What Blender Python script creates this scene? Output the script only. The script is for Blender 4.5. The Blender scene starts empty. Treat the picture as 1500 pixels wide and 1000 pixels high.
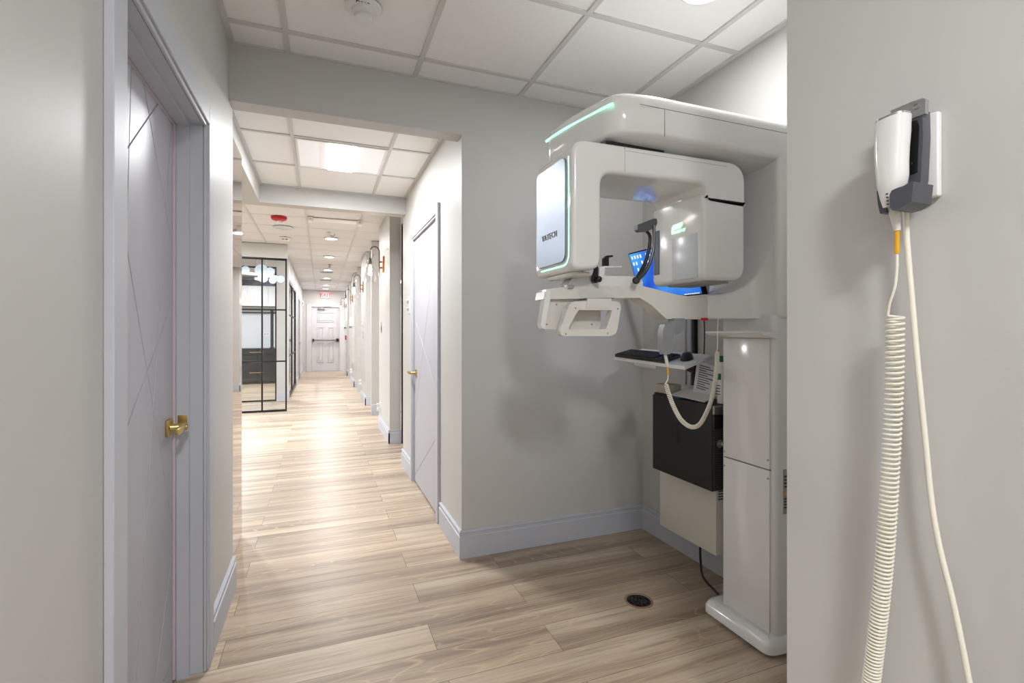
import bpy, bmesh, math, random
from mathutils import Vector, Matrix
random.seed(7)
PI = math.pi
C = bpy.context.scene.collection

# ------------------------------------------------------------------ materials
def mat(name, col, rough=0.5, metal=0.0, spec=0.5, emit=None, estr=0.0, coat=0.0, trans=0.0, ior=1.45, bump=None, alpha=1.0):
    m = bpy.data.materials.new(name); m.use_nodes = True
    nt = m.node_tree; b = nt.nodes['Principled BSDF']
    def lin(c): return tuple(((x/12.92) if x <= 0.04045 else ((x+0.055)/1.055)**2.4) for x in [v/255 for v in c]) + (1,)
    b.inputs['Base Color'].default_value = lin(col)
    b.inputs['Roughness'].default_value = rough
    b.inputs['Metallic'].default_value = metal
    b.inputs['Specular IOR Level'].default_value = spec
    b.inputs['Coat Weight'].default_value = coat
    b.inputs['Coat Roughness'].default_value = 0.05
    b.inputs['Transmission Weight'].default_value = trans
    b.inputs['IOR'].default_value = ior
    b.inputs['Alpha'].default_value = alpha
    if emit:
        b.inputs['Emission Color'].default_value = lin(emit)
        b.inputs['Emission Strength'].default_value = estr
    # a little procedural variation so nothing is perfectly even
    n = nt.nodes.new('ShaderNodeTexNoise'); tc = nt.nodes.new('ShaderNodeTexCoord')
    nt.links.new(tc.outputs['Object'], n.inputs['Vector'])
    n.inputs['Scale'].default_value = bump[0] if bump else 6
    n.inputs['Detail'].default_value = 3
    if bump:
        bp = nt.nodes.new('ShaderNodeBump'); bp.inputs['Strength'].default_value = bump[1]
        bp.inputs['Distance'].default_value = 0.002
        nt.links.new(n.outputs['Fac'], bp.inputs['Height']); nt.links.new(bp.outputs['Normal'], b.inputs['Normal'])
    elif not trans:
        mr = nt.nodes.new('ShaderNodeMapRange')
        mr.inputs['To Min'].default_value = max(0, rough-0.03); mr.inputs['To Max'].default_value = min(1, rough+0.03)
        nt.links.new(n.outputs['Fac'], mr.inputs['Value']); nt.links.new(mr.outputs['Result'], b.inputs['Roughness'])
    return m

M = {}
M['wall'] = mat('wall_paint', (202,201,198), 0.45, spec=0.3, bump=(160,0.08))
M['wall_end'] = mat('warm_wall_paint', (210,206,204), 0.5, spec=0.3, bump=(160,0.08))
M['trim'] = mat('trim_paint', (196,199,207), 0.44, spec=0.3)
M['door'] = mat('door_paint', (192,192,201), 0.42, spec=0.35)
M['doorw'] = mat('exit_door_paint', (214,212,214), 0.4)
M['jamb'] = mat('pink_jamb_seal', (212,198,202), 0.5)
M['dark'] = mat('dark_gap', (30,30,32), 0.6)
M['brass'] = mat('satin_brass', (206,182,116), 0.3, metal=1)
M['copper'] = mat('copper_plate', (178,120,90), 0.3, metal=1)
M['gun'] = mat('dark_nickel', (100,98,98), 0.3, metal=1)
M['chrome'] = mat('chrome', (215,217,220), 0.15, metal=1)
M['steel'] = mat('brushed_hinge_steel', (150,150,150), 0.35, metal=1)
M['alu'] = mat('aluminium', (190,192,196), 0.35, metal=0.8)
M['gloss'] = mat('glossy_white_plastic', (232,232,230), 0.14, coat=0.4)
M['gloss2'] = mat('warm_white_plastic', (222,219,213), 0.28, coat=0.1)
M['white'] = mat('white_plastic', (235,235,233), 0.4)
M['cream'] = mat('cream_cable', (236,231,216), 0.4)
M['cream2'] = mat('cream_cabinet', (218,216,206), 0.4)
M['seam'] = mat('panel_seam', (120,120,118), 0.6)
M['yellow'] = mat('yellow_sleeve', (230,170,30), 0.4)
M['hgrey'] = mat('handset_dark_grey', (82,84,90), 0.3)
M['cgrey'] = mat('holder_grey', (140,142,146), 0.4)
M['black'] = mat('black_plastic', (22,22,24), 0.35)
M['blackm'] = mat('black_matte_case', (34,34,34), 0.55)
M['bframe'] = mat('black_frame_metal', (18,20,26), 0.4)
M['bcab'] = mat('black_gloss_cabinet', (20,21,24), 0.12)
M['wcab'] = mat('white_cabinet', (238,238,240), 0.35)
M['splash'] = mat('white_backsplash', (226,226,230), 0.25)
M['navy'] = mat('navy_window_shade', (45,58,88), 0.3)
M['red'] = mat('red_plastic', (190,25,35), 0.3)
M['basket'] = mat('light_basket', (240,240,240), 0.5, emit=(250,250,255), estr=0.22)
M['ptfe'] = mat('screw_grey', (160,158,154), 0.5)
M['rubber'] = mat('dark_foot', (60,62,62), 0.6)
M['paper'] = mat('paper_white', (232,232,232), 0.6)
M['green'] = mat('label_green', (20,110,60), 0.5)
M['ink'] = mat('print_ink', (90,90,95), 0.7)
M['box'] = mat('beige_card', (190,186,172), 0.7)
M['blue'] = mat('label_blue', (60,140,190), 0.5)
M['led'] = mat('green_led', (190,255,220), 0.5, emit=(150,255,205), estr=1.6)
M['ledlogo'] = mat('green_lit_logo', (190,255,210), 0.5, emit=(165,255,190), estr=1.5)
M['lamp'] = mat('lamp_lens', (255,255,255), 0.5, emit=(255,252,248), estr=9)
M['bulb'] = mat('warm_bulb', (255,240,220), 0.5, emit=(255,222,190), estr=14)
M['exit'] = mat('exit_letters_lit', (255,70,80), 0.5, emit=(255,50,70), estr=1.2)
M['exitb'] = mat('exit_face_lit', (255,225,225), 0.5, emit=(255,215,220), estr=0.3)
M['cloud'] = mat('pendant_glow', (240,246,255), 0.4, emit=(240,246,255), estr=0.75)
M['cloud2'] = mat('pendant_disc', (225,238,248), 0.35, emit=(225,240,255), estr=0.3)
M['glass'] = mat('clear_glass', (255,255,255), 0.0, trans=1.0, ior=1.45)
M['pane'] = mat('thin_pane', (250,252,252), 0.02, spec=0.5, trans=1.0, ior=1.02)
M['pwhite'] = mat('ceiling_tee', (212,211,208), 0.5)
M['lightgrey'] = mat('light_grey_panel', (205,211,214), 0.25)
M['slate'] = mat('slate_window', (92,100,118), 0.15)

# sconce / partition glass that lets light through: mix of transparent and glossy (a true thin glass look from anywhere)
def thin_glass(name, tint, refl):
    m = bpy.data.materials.new(name); m.use_nodes = True; nt = m.node_tree
    nt.nodes.remove(nt.nodes['Principled BSDF'])
    out = nt.nodes['Material Output']
    t = nt.nodes.new('ShaderNodeBsdfTransparent'); t.inputs['Color'].default_value = tint
    g = nt.nodes.new('ShaderNodeBsdfGlossy'); g.inputs['Roughness'].default_value = 0.01
    lw = nt.nodes.new('ShaderNodeLayerWeight'); lw.inputs['Blend'].default_value = 0.5
    pw = nt.nodes.new('ShaderNodeMath'); pw.operation = 'POWER'; pw.inputs[1].default_value = 2.5
    ml = nt.nodes.new('ShaderNodeMath'); ml.operation = 'MULTIPLY_ADD'; ml.inputs[1].default_value = refl; ml.inputs[2].default_value = 0.03
    nt.links.new(lw.outputs['Facing'], pw.inputs[0]); nt.links.new(pw.outputs[0], ml.inputs[0])
    mx = nt.nodes.new('ShaderNodeMixShader')
    nt.links.new(ml.outputs[0], mx.inputs['Fac'])
    nt.links.new(t.outputs[0], mx.inputs[1]); nt.links.new(g.outputs[0], mx.inputs[2])
    nt.links.new(mx.outputs[0], out.inputs['Surface']); return m
M['tglass'] = thin_glass('partition_glass', (0.97,0.98,0.98,1), 0.45)
M['sglass'] = thin_glass('sconce_glass', (0.98,0.98,0.98,1), 0.7)

# tinted mirror
m = mat('tinted_mirror', (186,176,170), 0.01, metal=1.0); M['mirror'] = m

# brushed metal panel
m = mat('brushed_panel', (138,146,158), 0.40, metal=0.9)
nt = m.node_tree; b = nt.nodes['Principled BSDF']
tc = nt.nodes.new('ShaderNodeTexCoord'); mp = nt.nodes.new('ShaderNodeMapping'); mp.inputs['Scale'].default_value = (400,400,3)
n = nt.nodes.new('ShaderNodeTexNoise'); n.inputs['Scale'].default_value = 2
bp = nt.nodes.new('ShaderNodeBump'); bp.inputs['Strength'].default_value = 0.15; bp.inputs['Distance'].default_value = 0.001
nt.links.new(tc.outputs['Object'], mp.inputs['Vector']); nt.links.new(mp.outputs['Vector'], n.inputs['Vector'])
nt.links.new(n.outputs['Fac'], bp.inputs['Height']); nt.links.new(bp.outputs['Normal'], b.inputs['Normal'])
M['brushed'] = m

# ceiling tile
def tile_mat(name, col):
    m = mat(name, col, 0.9, spec=0.1, bump=(260,0.5)); return m
M['tee2'] = mat('corridor_tee', (210,206,205), 0.5)
M['tile'] = tile_mat('ceiling_tile', (245,245,243))
M['tile2'] = tile_mat('corridor_ceiling_tile', (226,226,228))

# wood-look plank floor, planks run along X
def floor_mat():
    m = bpy.data.materials.new('plank_floor'); m.use_nodes = True; nt = m.node_tree; b = nt.nodes['Principled BSDF']
    N = nt.nodes.new; L = nt.links.new
    tc = N('ShaderNodeTexCoord')
    br = N('ShaderNodeTexBrick'); br.offset = 0.37; br.offset_frequency = 2
    br.inputs['Color1'].default_value = (0,0,0,1); br.inputs['Color2'].default_value = (1,1,1,1)
    br.inputs['Mortar'].default_value = (0.5,0.5,0.5,1)
    br.inputs['Scale'].default_value = 1; br.inputs['Mortar Size'].default_value = 0.0011
    br.inputs['Mortar Smooth'].default_value = 0.1; br.inputs['Bias'].default_value = 0.0
    br.inputs['Brick Width'].default_value = 1.22; br.inputs['Row Height'].default_value = 0.18
    mp0 = N('ShaderNodeMapping'); mp0.inputs['Location'].default_value = (0.37,0.06,0)
    L(tc.outputs['Object'], mp0.inputs['Vector']); L(mp0.outputs['Vector'], br.inputs['Vector'])
    # shift the grain per plank
    add = N('ShaderNodeVectorMath'); add.operation = 'MULTIPLY_ADD'
    comb = N('ShaderNodeCombineXYZ'); 
    L(br.outputs['Color'], comb.inputs['Z']); L(br.outputs['Color'], comb.inputs['X'])
    add.inputs[1].default_value = (7,0,13)
    L(comb.outputs[0], add.inputs[0]); L(tc.outputs['Object'], add.inputs[2])
    def noise(scale, sx, sy, det, dist=0.0, rough=0.5):
        mp = N('ShaderNodeMapping'); mp.inputs['Scale'].default_value = (sx,sy,1)
        n = N('ShaderNodeTexNoise'); n.inputs['Scale'].default_value = scale; n.inputs['Detail'].default_value = det
        n.inputs['Distortion'].default_value = dist; n.inputs['Roughness'].default_value = rough
        L(add.outputs[0], mp.inputs['Vector']); L(mp.outputs[0], n.inputs['Vector']); return n
    big = noise(1, 0.5, 9.5, 2, 0.3)
    fine = noise(1, 3, 110, 4, 0.4)
    mid = noise(1, 1.2, 26, 3, 0.6)
    # cathedral grain
    mpw = N('ShaderNodeMapping'); mpw.inputs['Scale'].default_value = (0.75,6.5,1)
    nw = N('ShaderNodeTexNoise'); nw.inputs['Scale'].default_value = 1.0; nw.inputs['Detail'].default_value = 1
    L(add.outputs[0], mpw.inputs['Vector']); L(mpw.outputs[0], nw.inputs['Vector'])
    mul = N('ShaderNodeMath'); mul.operation = 'MULTIPLY'; mul.inputs[1].default_value = 22
    L(nw.outputs['Fac'], mul.inputs[0])
    fr = N('ShaderNodeMath'); fr.operation = 'PINGPONG'; fr.inputs[1].default_value = 0.5
    L(mul.outputs[0], fr.inputs[0])
    cr = N('ShaderNodeValToRGB'); e = cr.color_ramp.elements
    def lin(c): return tuple(((x/12.92) if x <= 0.04045 else ((x+0.055)/1.055)**2.4) for x in [v/255 for v in c]) + (1,)
    e[0].position = 0.28; e[0].color = lin((146,128,111)); e[1].position = 0.72; e[1].color = lin((211,196,176))
    k = cr.color_ramp.elements.new(0.5); k.color = lin((188,168,145))
    L(big.outputs['Fac'], cr.inputs['Fac'])
    def mixc(a, col, fac_out, f0, f1, lo, hi):
        mr = N('ShaderNodeMapRange'); mr.inputs['From Min'].default_value = f0; mr.inputs['From Max'].default_value = f1
        mr.inputs['To Min'].default_value = lo; mr.inputs['To Max'].default_value = hi
        L(fac_out, mr.inputs['Value'])
        mx = N('ShaderNodeMixRGB'); mx.inputs['Color2'].default_value = lin(col)
        L(mr.outputs[0], mx.inputs['Fac']); L(a, mx.inputs['Color1']); return mx.outputs[0]
    c = mixc(cr.outputs['Color'], (118,100,86), mid.outputs['Fac'], 0.52, 0.75, 0.0, 0.55)
    c = mixc(c, (108,84,62), fine.outputs['Fac'], 0.5, 0.8, 0.0, 0.45)
    c = mixc(c, (216,190,156), fr.outputs[0], 0.40, 0.5, 0.0, 0.5)
    mr = N('ShaderNodeMapRange'); mr.inputs['To Min'].default_value = 0.86; mr.inputs['To Max'].default_value = 1.12
    L(br.outputs['Color'], mr.inputs['Value'])
    vm = N('ShaderNodeVectorMath'); vm.operation = 'SCALE'; L(c, vm.inputs[0]); L(mr.outputs[0], vm.inputs['Scale'])
    mj = N('ShaderNodeMixRGB'); mj.inputs['Color2'].default_value = lin((104,86,70))
    L(br.outputs['Fac'], mj.inputs['Fac']); L(vm.outputs[0], mj.inputs['Color1'])
    L(mj.outputs[0], b.inputs['Base Color'])
    b.inputs['Roughness'].default_value = 0.36; b.inputs['Specular IOR Level'].default_value = 0.6
    bp = N('ShaderNodeBump'); bp.inputs['Strength'].default_value = 0.12; bp.inputs['Distance'].default_value = 0.002
    L(fine.outputs['Fac'], bp.inputs['Height']); L(bp.outputs[0], b.inputs['Normal'])
    return m
M['floor'] = floor_mat()

# screen: procedural blue wallpaper that glows
def screen_mat():
    m = bpy.data.materials.new('monitor_image'); m.use_nodes = True; nt = m.node_tree; b = nt.nodes['Principled BSDF']
    N = nt.nodes.new; L = nt.links.new
    tc = N('ShaderNodeTexCoord'); g = N('ShaderNodeTexNoise'); g.inputs['Scale'].default_value = 4; g.inputs['Detail'].default_value = 1
    L(tc.outputs['Object'], g.inputs['Vector'])
    cr = N('ShaderNodeValToRGB'); e = cr.color_ramp.elements
    e[0].position = 0.35; e[0].color = (0.0,0.06,0.55,1); e[1].position = 0.75; e[1].color = (0.08,0.42,1,1)
    L(g.outputs['Fac'], cr.inputs['Fac']); L(cr.outputs[0], b.inputs['Emission Color'])
    b.inputs['Emission Strength'].default_value = 0.95; b.inputs['Base Color'].default_value = (0,0.01,0.05,1)
    b.inputs['Roughness'].default_value = 0.2
    return m
M['screen'] = screen_mat()
M['icon'] = mat('screen_icons', (255,255,255), 0.5, emit=(235,245,255), estr=0.9)

# perforated front of the computer
def honey():
    m = mat('honeycomb_grille', (26,26,26), 0.5)
    nt = m.node_tree; b = nt.nodes['Principled BSDF']; N = nt.nodes.new
    tc = N('ShaderNodeTexCoord'); v = N('ShaderNodeTexVoronoi'); v.inputs['Scale'].default_value = 95; v.inputs['Randomness'].default_value = 0
    cr = N('ShaderNodeValToRGB'); cr.color_ramp.elements[0].position = 0.45; cr.color_ramp.elements[0].color = (0.002,0.002,0.002,1)
    cr.color_ramp.elements[1].position = 0.55; cr.color_ramp.elements[1].color = (0.05,0.05,0.05,1)
    nt.links.new(tc.outputs['Object'], v.inputs['Vector']); nt.links.new(v.outputs['Distance'], cr.inputs['Fac']); nt.links.new(cr.outputs[0], b.inputs['Base Color'])
    return m
M['honey'] = honey()

# ------------------------------------------------------------------ mesh helpers
def link(o, parent=None):
    C.objects.link(o)
    if parent is not None:
        o.parent = parent
        # children are modelled in world space; take the parents' translation back out
        off = Vector((0,0,0)); p = parent
        while p is not None:
            off += p.location; p = p.parent
        o.location = o.location - off
    return o

def finish(name, bm, material, parent=None, smooth=False, bevel=0, seg=3, angle=35):
    if bevel:
        es = [e for e in bm.edges if len(e.link_faces) == 2 and e.calc_face_angle(0) > math.radians(angle)]
        bmesh.ops.bevel(bm, geom=es, offset=bevel, segments=seg, profile=0.5, affect='EDGES', clamp_overlap=True)
    bmesh.ops.recalc_face_normals(bm, faces=bm.faces[:])
    cs = [v.co for v in bm.verts]
    mn = Vector([min(c[i] for c in cs) for i in range(3)]); mx = Vector([max(c[i] for c in cs) for i in range(3)])
    ctr = (mn+mx)/2
    for v in bm.verts: v.co -= ctr
    me = bpy.data.meshes.new(name); bm.to_mesh(me); bm.free()
    if isinstance(material, (list,tuple)):
        for mm in material: me.materials.append(mm)
    else: me.materials.append(material)
    if smooth or bevel:
        for p in me.polygons: p.use_smooth = True
        try: me.set_sharp_from_angle(angle=math.radians(40))
        except Exception: pass
    o = bpy.data.objects.new(name, me); o.location = ctr
    return link(o, parent)

def addbox(bm, lo, hi):
    r = bmesh.ops.create_cube(bm, size=1)
    for v in r['verts']:
        v.co = Vector([(lo[i]+hi[i])/2 + v.co[i]*(hi[i]-lo[i]) for i in range(3)])
    return r['verts']

def box(name, lo, hi, m, parent=None, bevel=0, seg=3):
    bm = bmesh.new(); addbox(bm, lo, hi); return finish(name, bm, m, parent, bevel=bevel, seg=seg)

def boxes(name, lst, m, parent=None, bevel=0):
    bm = bmesh.new()
    for lo, hi in lst: addbox(bm, lo, hi)
    return finish(name, bm, m, parent, bevel=bevel)

def addprism(bm, pts, vec):
    """closed outline pts (3D), extruded by vec"""
    a = [bm.verts.new(Vector(p)) for p in pts]; b_ = [bm.verts.new(Vector(p)+Vector(vec)) for p in pts]
    n = len(pts); bm.faces.new(a); bm.faces.new(b_[::-1])
    for i in range(n): bm.faces.new((a[i], a[(i+1)%n], b_[(i+1)%n], b_[i]))

def prism(name, pts, vec, m, parent=None, bevel=0, seg=3):
    bm = bmesh.new(); addprism(bm, pts, vec); return finish(name, bm, m, parent, bevel=bevel, seg=seg)

def ring_prism(name, outer, inner, vec, m, parent=None, bevel=0, seg=3):
    bm = bmesh.new(); n = len(outer); vec = Vector(vec)
    A = [bm.verts.new(Vector(p)) for p in outer]; B = [bm.verts.new(Vector(p)) for p in inner]
    A2 = [bm.verts.new(Vector(p)+vec) for p in outer]; B2 = [bm.verts.new(Vector(p)+vec) for p in inner]
    for i in range(n):
        j = (i+1) % n
        bm.faces.new((A[i],A[j],B[j],B[i])); bm.faces.new((A2[j],A2[i],B2[i],B2[j]))
        bm.faces.new((A[j],A[i],A2[i],A2[j])); bm.faces.new((B[i],B[j],B2[j],B2[i]))
    return finish(name, bm, m, parent, bevel=bevel, seg=seg)

def smooth_path(pts, n=8, closed=False):
    P = [Vector(p) for p in pts]; out = []
    N = len(P); rng = range(N if closed else N-1)
    for i in rng:
        p0 = P[(i-1)%N] if (closed or i > 0) else P[i]*2-P[i+1]
        p1 = P[i]; p2 = P[(i+1)%N]
        p3 = P[(i+2)%N] if (closed or i+2 < N) else P[i+1]*2-P[i]
        for k in range(n):
            t = k/n
            out.append(0.5*((2*p1)+(p2-p0)*t+(2*p0-5*p1+4*p2-p3)*t*t+(3*p1-p0-3*p2+p3)*t**3))
    if not closed: out.append(P[-1])
    return out

def addtube(bm, pts, r, seg=10, closed=False):
    P = [Vector(p) for p in pts]; N = len(P)
    if not callable(r):
        rr = r; r = lambda t: rr
    tang = []
    for i in range(N):
        a = P[(i-1)%N] if (closed or i > 0) else P[i]; b_ = P[(i+1)%N] if (closed or i < N-1) else P[i]
        tang.append((b_-a).normalized())
    t0 = tang[0]; up = Vector((0,0,1)) if abs(t0.z) < 0.9 else Vector((1,0,0))
    nrm = (up - t0*up.dot(t0)).normalized(); rings = []
    for i in range(N):
        t = tang[i]; nrm = (nrm - t*nrm.dot(t)).normalized(); bn = t.cross(nrm)
        R = r(i/(N-1))
        rings.append([bm.verts.new(P[i] + (nrm*math.cos(2*PI*k/seg) + bn*math.sin(2*PI*k/seg))*R) for k in range(seg)])
    rng = range(N if closed else N-1)
    for i in rng:
        A = rings[i]; B = rings[(i+1)%N]
        for k in range(seg): bm.faces.new((A[k], A[(k+1)%seg], B[(k+1)%seg], B[k]))
    if not closed: bm.faces.new(rings[0][::-1]); bm.faces.new(rings[-1])

def tube(name, pts, r, m, parent=None, seg=10, closed=False):
    bm = bmesh.new(); addtube(bm, pts, r, seg, closed); return finish(name, bm, m, parent, smooth=True)

def addlathe(bm, prof, ctr, axis=(0,0,1), seg=28):
    """prof list of (r, h) along axis"""
    ax = Vector(axis).normalized(); u = ax.orthogonal().normalized(); w = ax.cross(u); c = Vector(ctr); rings = []
    for r, h in prof:
        if r < 1e-6: rings.append([bm.verts.new(c+ax*h)])
        else: rings.append([bm.verts.new(c+ax*h+(u*math.cos(2*PI*k/seg)+w*math.sin(2*PI*k/seg))*r) for k in range(seg)])
    for A, B in zip(rings, rings[1:]):
        for k in range(seg):
            a = [A[k % len(A)], A[(k+1) % len(A)], B[(k+1) % len(B)], B[k % len(B)]]
            f = []
            for v in a:
                if v not in f: f.append(v)
            if len(f) > 2:
                bm.faces.new(f)
    if len(rings[0]) > 1: bm.faces.new(rings[0])
    if len(rings[-1]) > 1: bm.faces.new(rings[-1][::-1])

def lathe(name, prof, ctr, m, parent=None, axis=(0,0,1), seg=28):
    bm = bmesh.new(); addlathe(bm, prof, ctr, axis, seg); return finish(name, bm, m, parent, smooth=True)

def rounded(pts2, rad, n=5):
    """round the corners of a 2D polygon; rad scalar or list"""
    out = []; N = len(pts2)
    for i in range(N):
        p = Vector(pts2[i]); a = Vector(pts2[i-1])-p; b_ = Vector(pts2[(i+1)%N])-p
        r = rad[i] if isinstance(rad, (list,tuple)) else rad
        r = min(r, a.length*0.49, b_.length*0.49)
        if r <= 0: out.append(tuple(p)); continue
        s = p+a.normalized()*r; e = p+b_.normalized()*r
        for k in range(n+1):
            t = k/n; q = s*(1-t)**2 + p*2*t*(1-t) + e*t*t; out.append(tuple(q))
    return out

def loft_plan(name, poly, layers, m, parent=None, conv=None, smooth=True):
    """poly 2D convex-ish outline; layers (height, inset); conv maps (u,v,h)->xyz"""
    conv = conv or (lambda u, v, h: (u, v, h))
    N = len(poly); P = [Vector(p) for p in poly]
    area = sum(P[i].x*P[(i+1)%N].y - P[(i+1)%N].x*P[i].y for i in range(N))
    sg = 1 if area > 0 else -1; nr = []
    for i in range(N):
        d = (P[(i+1)%N]-P[i-1]).normalized(); nr.append(Vector((-d.y, d.x))*sg)
    bm = bmesh.new(); rings = []
    for h, ins in layers:
        rings.append([bm.verts.new(Vector(conv(P[i].x+nr[i].x*ins, P[i].y+nr[i].y*ins, h))) for i in range(N)])
    for A, B in zip(rings, rings[1:]):
        for k in range(N): bm.faces.new((A[k], A[(k+1)%N], B[(k+1)%N], B[k]))
    bm.faces.new(rings[0][::-1]); bm.faces.new(rings[-1])
    return finish(name, bm, m, parent, smooth=smooth)

def text(name, s, loc, size, m, parent, xdir, ydir, depth=0.0008, shear=0.0, align='CENTER', space=1.0, bold=0.0):
    cu = bpy.data.curves.new(name, 'FONT'); cu.body = s; cu.size = size; cu.extrude = depth; cu.shear = shear; cu.align_x = align; cu.align_y = 'CENTER'
    cu.space_character = space; cu.offset = bold; cu.resolution_u = 4
    o = bpy.data.objects.new(name, cu); C.objects.link(o)
    bpy.context.view_layer.update()
    me = bpy.data.meshes.new_from_object(o.evaluated_get(bpy.context.evaluated_depsgraph_get()))
    bpy.data.objects.remove(o); bpy.data.curves.remove(cu)
    X = Vector(xdir).normalized(); Y = Vector(ydir).normalized(); Z = X.cross(Y).normalized()
    R = Matrix((X, Y, Z)).transposed()
    for v in me.vertices: v.co = R @ v.co
    me.name = name; me.materials.append(m)
    ob = bpy.data.objects.new(name, me); ob.location = loc
    return link(ob, parent)

def empty(name, loc):
    o = bpy.data.objects.new(name, None); o.empty_display_size = 0.05; o.location = loc; C.objects.link(o); return o
def tag(o, label=None, cat=None, group=None, kind=None):
    if label: o['label'] = label
    if cat: o['category'] = cat
    if group: o['group'] = group
    if kind: o['kind'] = kind
    return o
def thing(name, label, cat, loc, group=None): return tag(empty(name, loc), label, cat, group)
def struct(o, label=None): o['kind'] = 'structure'; 
def S(name, lo, hi, m, bevel=0):
    o = box(name, lo, hi, m, bevel=bevel); o['kind'] = 'structure'; return o
def copy_tree(o, parent=None):
    c = o.copy(); C.objects.link(c)
    if parent is not None: c.parent = parent
    for ch in list(o.children): copy_tree(ch, c)
    return c
def SB(name, lst, m):
    o = boxes(name, lst, m); o['kind'] = 'structure'; return o

# ------------------------------------------------------------------ SETTING
ZF = 2.562      # front room ceiling
ZM = 2.435      # lowered ceiling with troffer
ZC = 2.60       # corridor ceiling
S('floor', (-6.0,-2.6,-0.12), (3.6,18.0,0.0), M['floor'])

WX = -0.395
# left wall with the door opening (y 1.27..2.06, z..1.97)
SB('wall_left', [((WX-0.17,-2.6,0),(WX,1.262,ZF)), ((WX-0.17,1.262,1.975),(WX,2.066,ZF)), ((WX-0.17,2.066,0),(WX,2.70,ZF)),
                 ((-0.60,2.70,0),(-0.452,3.372,2.285))], M['wall'])
# wall and beam above the corridor mouth
SB('wall_beam', [((WX,2.597,2.295),(0.714,2.70,ZF)), ((-0.60,2.70,2.29),(-0.467,4.50,2.6)), ((-6.0,4.50,2.29),(0.714,4.62,2.72)),
                 ((-0.467,2.70,ZM+0.03),(0.714,4.5,ZM+0.05))], M['wall'])
# right side: alcove back wall
S('wall_alcove_back', (0.714,2.603,0), (2.0,2.72,ZF), M['wall'])
# corridor right wall with door opening y 3.197..4.091
SB('wall_right', [((0.714,2.72,0),(0.86,3.192,2.6)), ((0.714,3.192,2.0),(0.86,4.096,2.6)), ((0.714,4.096,0),(0.84,4.66,2.6))], M['wall'])
S('wall_alcove_side', (1.889,0.67,0), (2.0,2.603,ZF), M['wall'])
# near right partition with the exposure handset, and its return into the alcove
SB('wall_near_right', [((0.95,-2.6,0),(1.08,0.79,ZF)), ((1.08,0.67,0),(1.889,0.79,ZF))], M['wall'])
S('wall_back', (-0.6,-2.7,0), (1.2,-2.6,ZF), M['wall'])

# ceilings: tiles with a recessed tee grid
def ceiling(name, x0, x1, y0, y1, z, xs, ys, tm, tee=0.024, cross=None, tmat=None):
    o = boxes(name, [((x0,y0,z+0.008),(x1,y1,z+0.05))], tm); o['kind'] = 'structure'
    lst = []
    for x in xs: lst.append(((x-tee/2,y0,z),(x+tee/2,y1,z+0.012)))
    ct = cross or tee
    for y in ys: lst.append(((x0,y-ct/2,z+(0.0005 if not cross else 0.006)),(x1,y+ct/2,z+0.012)))
    lst += [((x0,y0,z),(x0+tee,y1,z+0.0115)), ((x1-tee,y0,z),(x1,y1,z+0.0115)), ((x0,y1-0.012,z+0.0003),(x1,y1,z+0.0115))]
    g = boxes(name.replace('ceiling','trim'), lst, tmat or M['pwhite']); g['kind'] = 'structure'
    return o
ceiling('ceiling_front', WX, 1.889, -2.6, 2.603, ZF, [-0.148,0.461,1.052,1.655], [2.42-0.0, 1.824,1.22,0.61,0.0,-0.61,-1.22,-1.83], M['tile'])
ceiling('ceiling_middle', -0.467, 0.714, 2.70, 4.50, ZM, [-0.165,0.43], [3.335,3.92], M['tile'], tee=0.02)
ceiling('ceiling_corridor', -6.0, 3.6, 4.62, 17.1, ZC, [-3.8,-3.2,-2.6,-2.0,-1.4,-0.78,-0.158,0.452,1.06,1.66,2.3], [5.2+0.61*i for i in range(20)], M['tile2'], tee=0.024, cross=0.014, tmat=M['tee2'])

# baseboards with a stepped top
def baseboard(name, p, q, nrm, h=0.148, t=0.016):
    p = Vector((p[0],p[1],0)); q = Vector((q[0],q[1],0)); n = Vector((nrm[0],nrm[1],0)); bm = bmesh.new()
    prof = [(0,0),(t,0),(t,h-0.032),(t-0.005,h-0.028),(t-0.005,h-0.014),(t-0.001,h-0.010),(t-0.002,h-0.003),(t-0.006,h),(0,h)]
    addprism(bm, [p+n*a+Vector((0,0,b_)) for a, b_ in prof], q-p)
    o = finish(name, bm, M['trim']); o['kind'] = 'structure'; return o
baseboard('baseboard_left', (WX,2.17), (WX,2.70), (1,0))
baseboard('baseboard_alcove_back', (0.7,2.603), (1.889,2.603), (0,-1))
baseboard('baseboard_alcove_side', (1.889,0.79), (1.889,2.603), (-1,0))
baseboard('baseboard_right_front', (0.714,2.59), (0.714,3.09), (-1,0))
baseboard('baseboard_right_far', (0.714,4.16), (0.714,4.66), (-1,0))
baseboard('baseboard_near_right', (0.95,-2.6), (0.95,0.79), (-1,0))

# pillars and stubs along the right of the corridor
PX = 0.712
cols = [5.6+3.1*i for i in range(4)]
lst = []
for i, y in enumerate(cols):
    x1 = 0.834 if i == 0 else 1.05
    lst.append(((PX,y,0),(x1,y+1.06,ZC)))
    S('wall_pillar_%d' % (i+1), (PX,y,0), (x1,min(y+1.06,17.1),ZC), M['wall'])
    baseboard('baseboard_pillar_side_%d' % (i+1), (PX,y-0.016), (PX,min(y+1.06,17.1)), (-1,0))
    baseboard('baseboard_pillar_front_%d' % (i+1), (PX-0.016,y), (x1,y), (0,-1))
for i, y in enumerate([7.66,10.8,13.9]):
    S('wall_stub_%d' % (i+1), (PX-0.004,y,0), (1.05,y+0.1,ZC), M['wall'])
    baseboard('baseboard_stub_%d' % (i+1), (PX-0.004,y), (1.05,y), (0,-1))
S('wall_bay_rear', (3.0,4.6,0), (3.1,17.1,ZC), M['wall'])
SB('wall_bay_divider', [((0.86,4.54,0),(3.0,4.66,ZC))], M['wall'])
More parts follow.
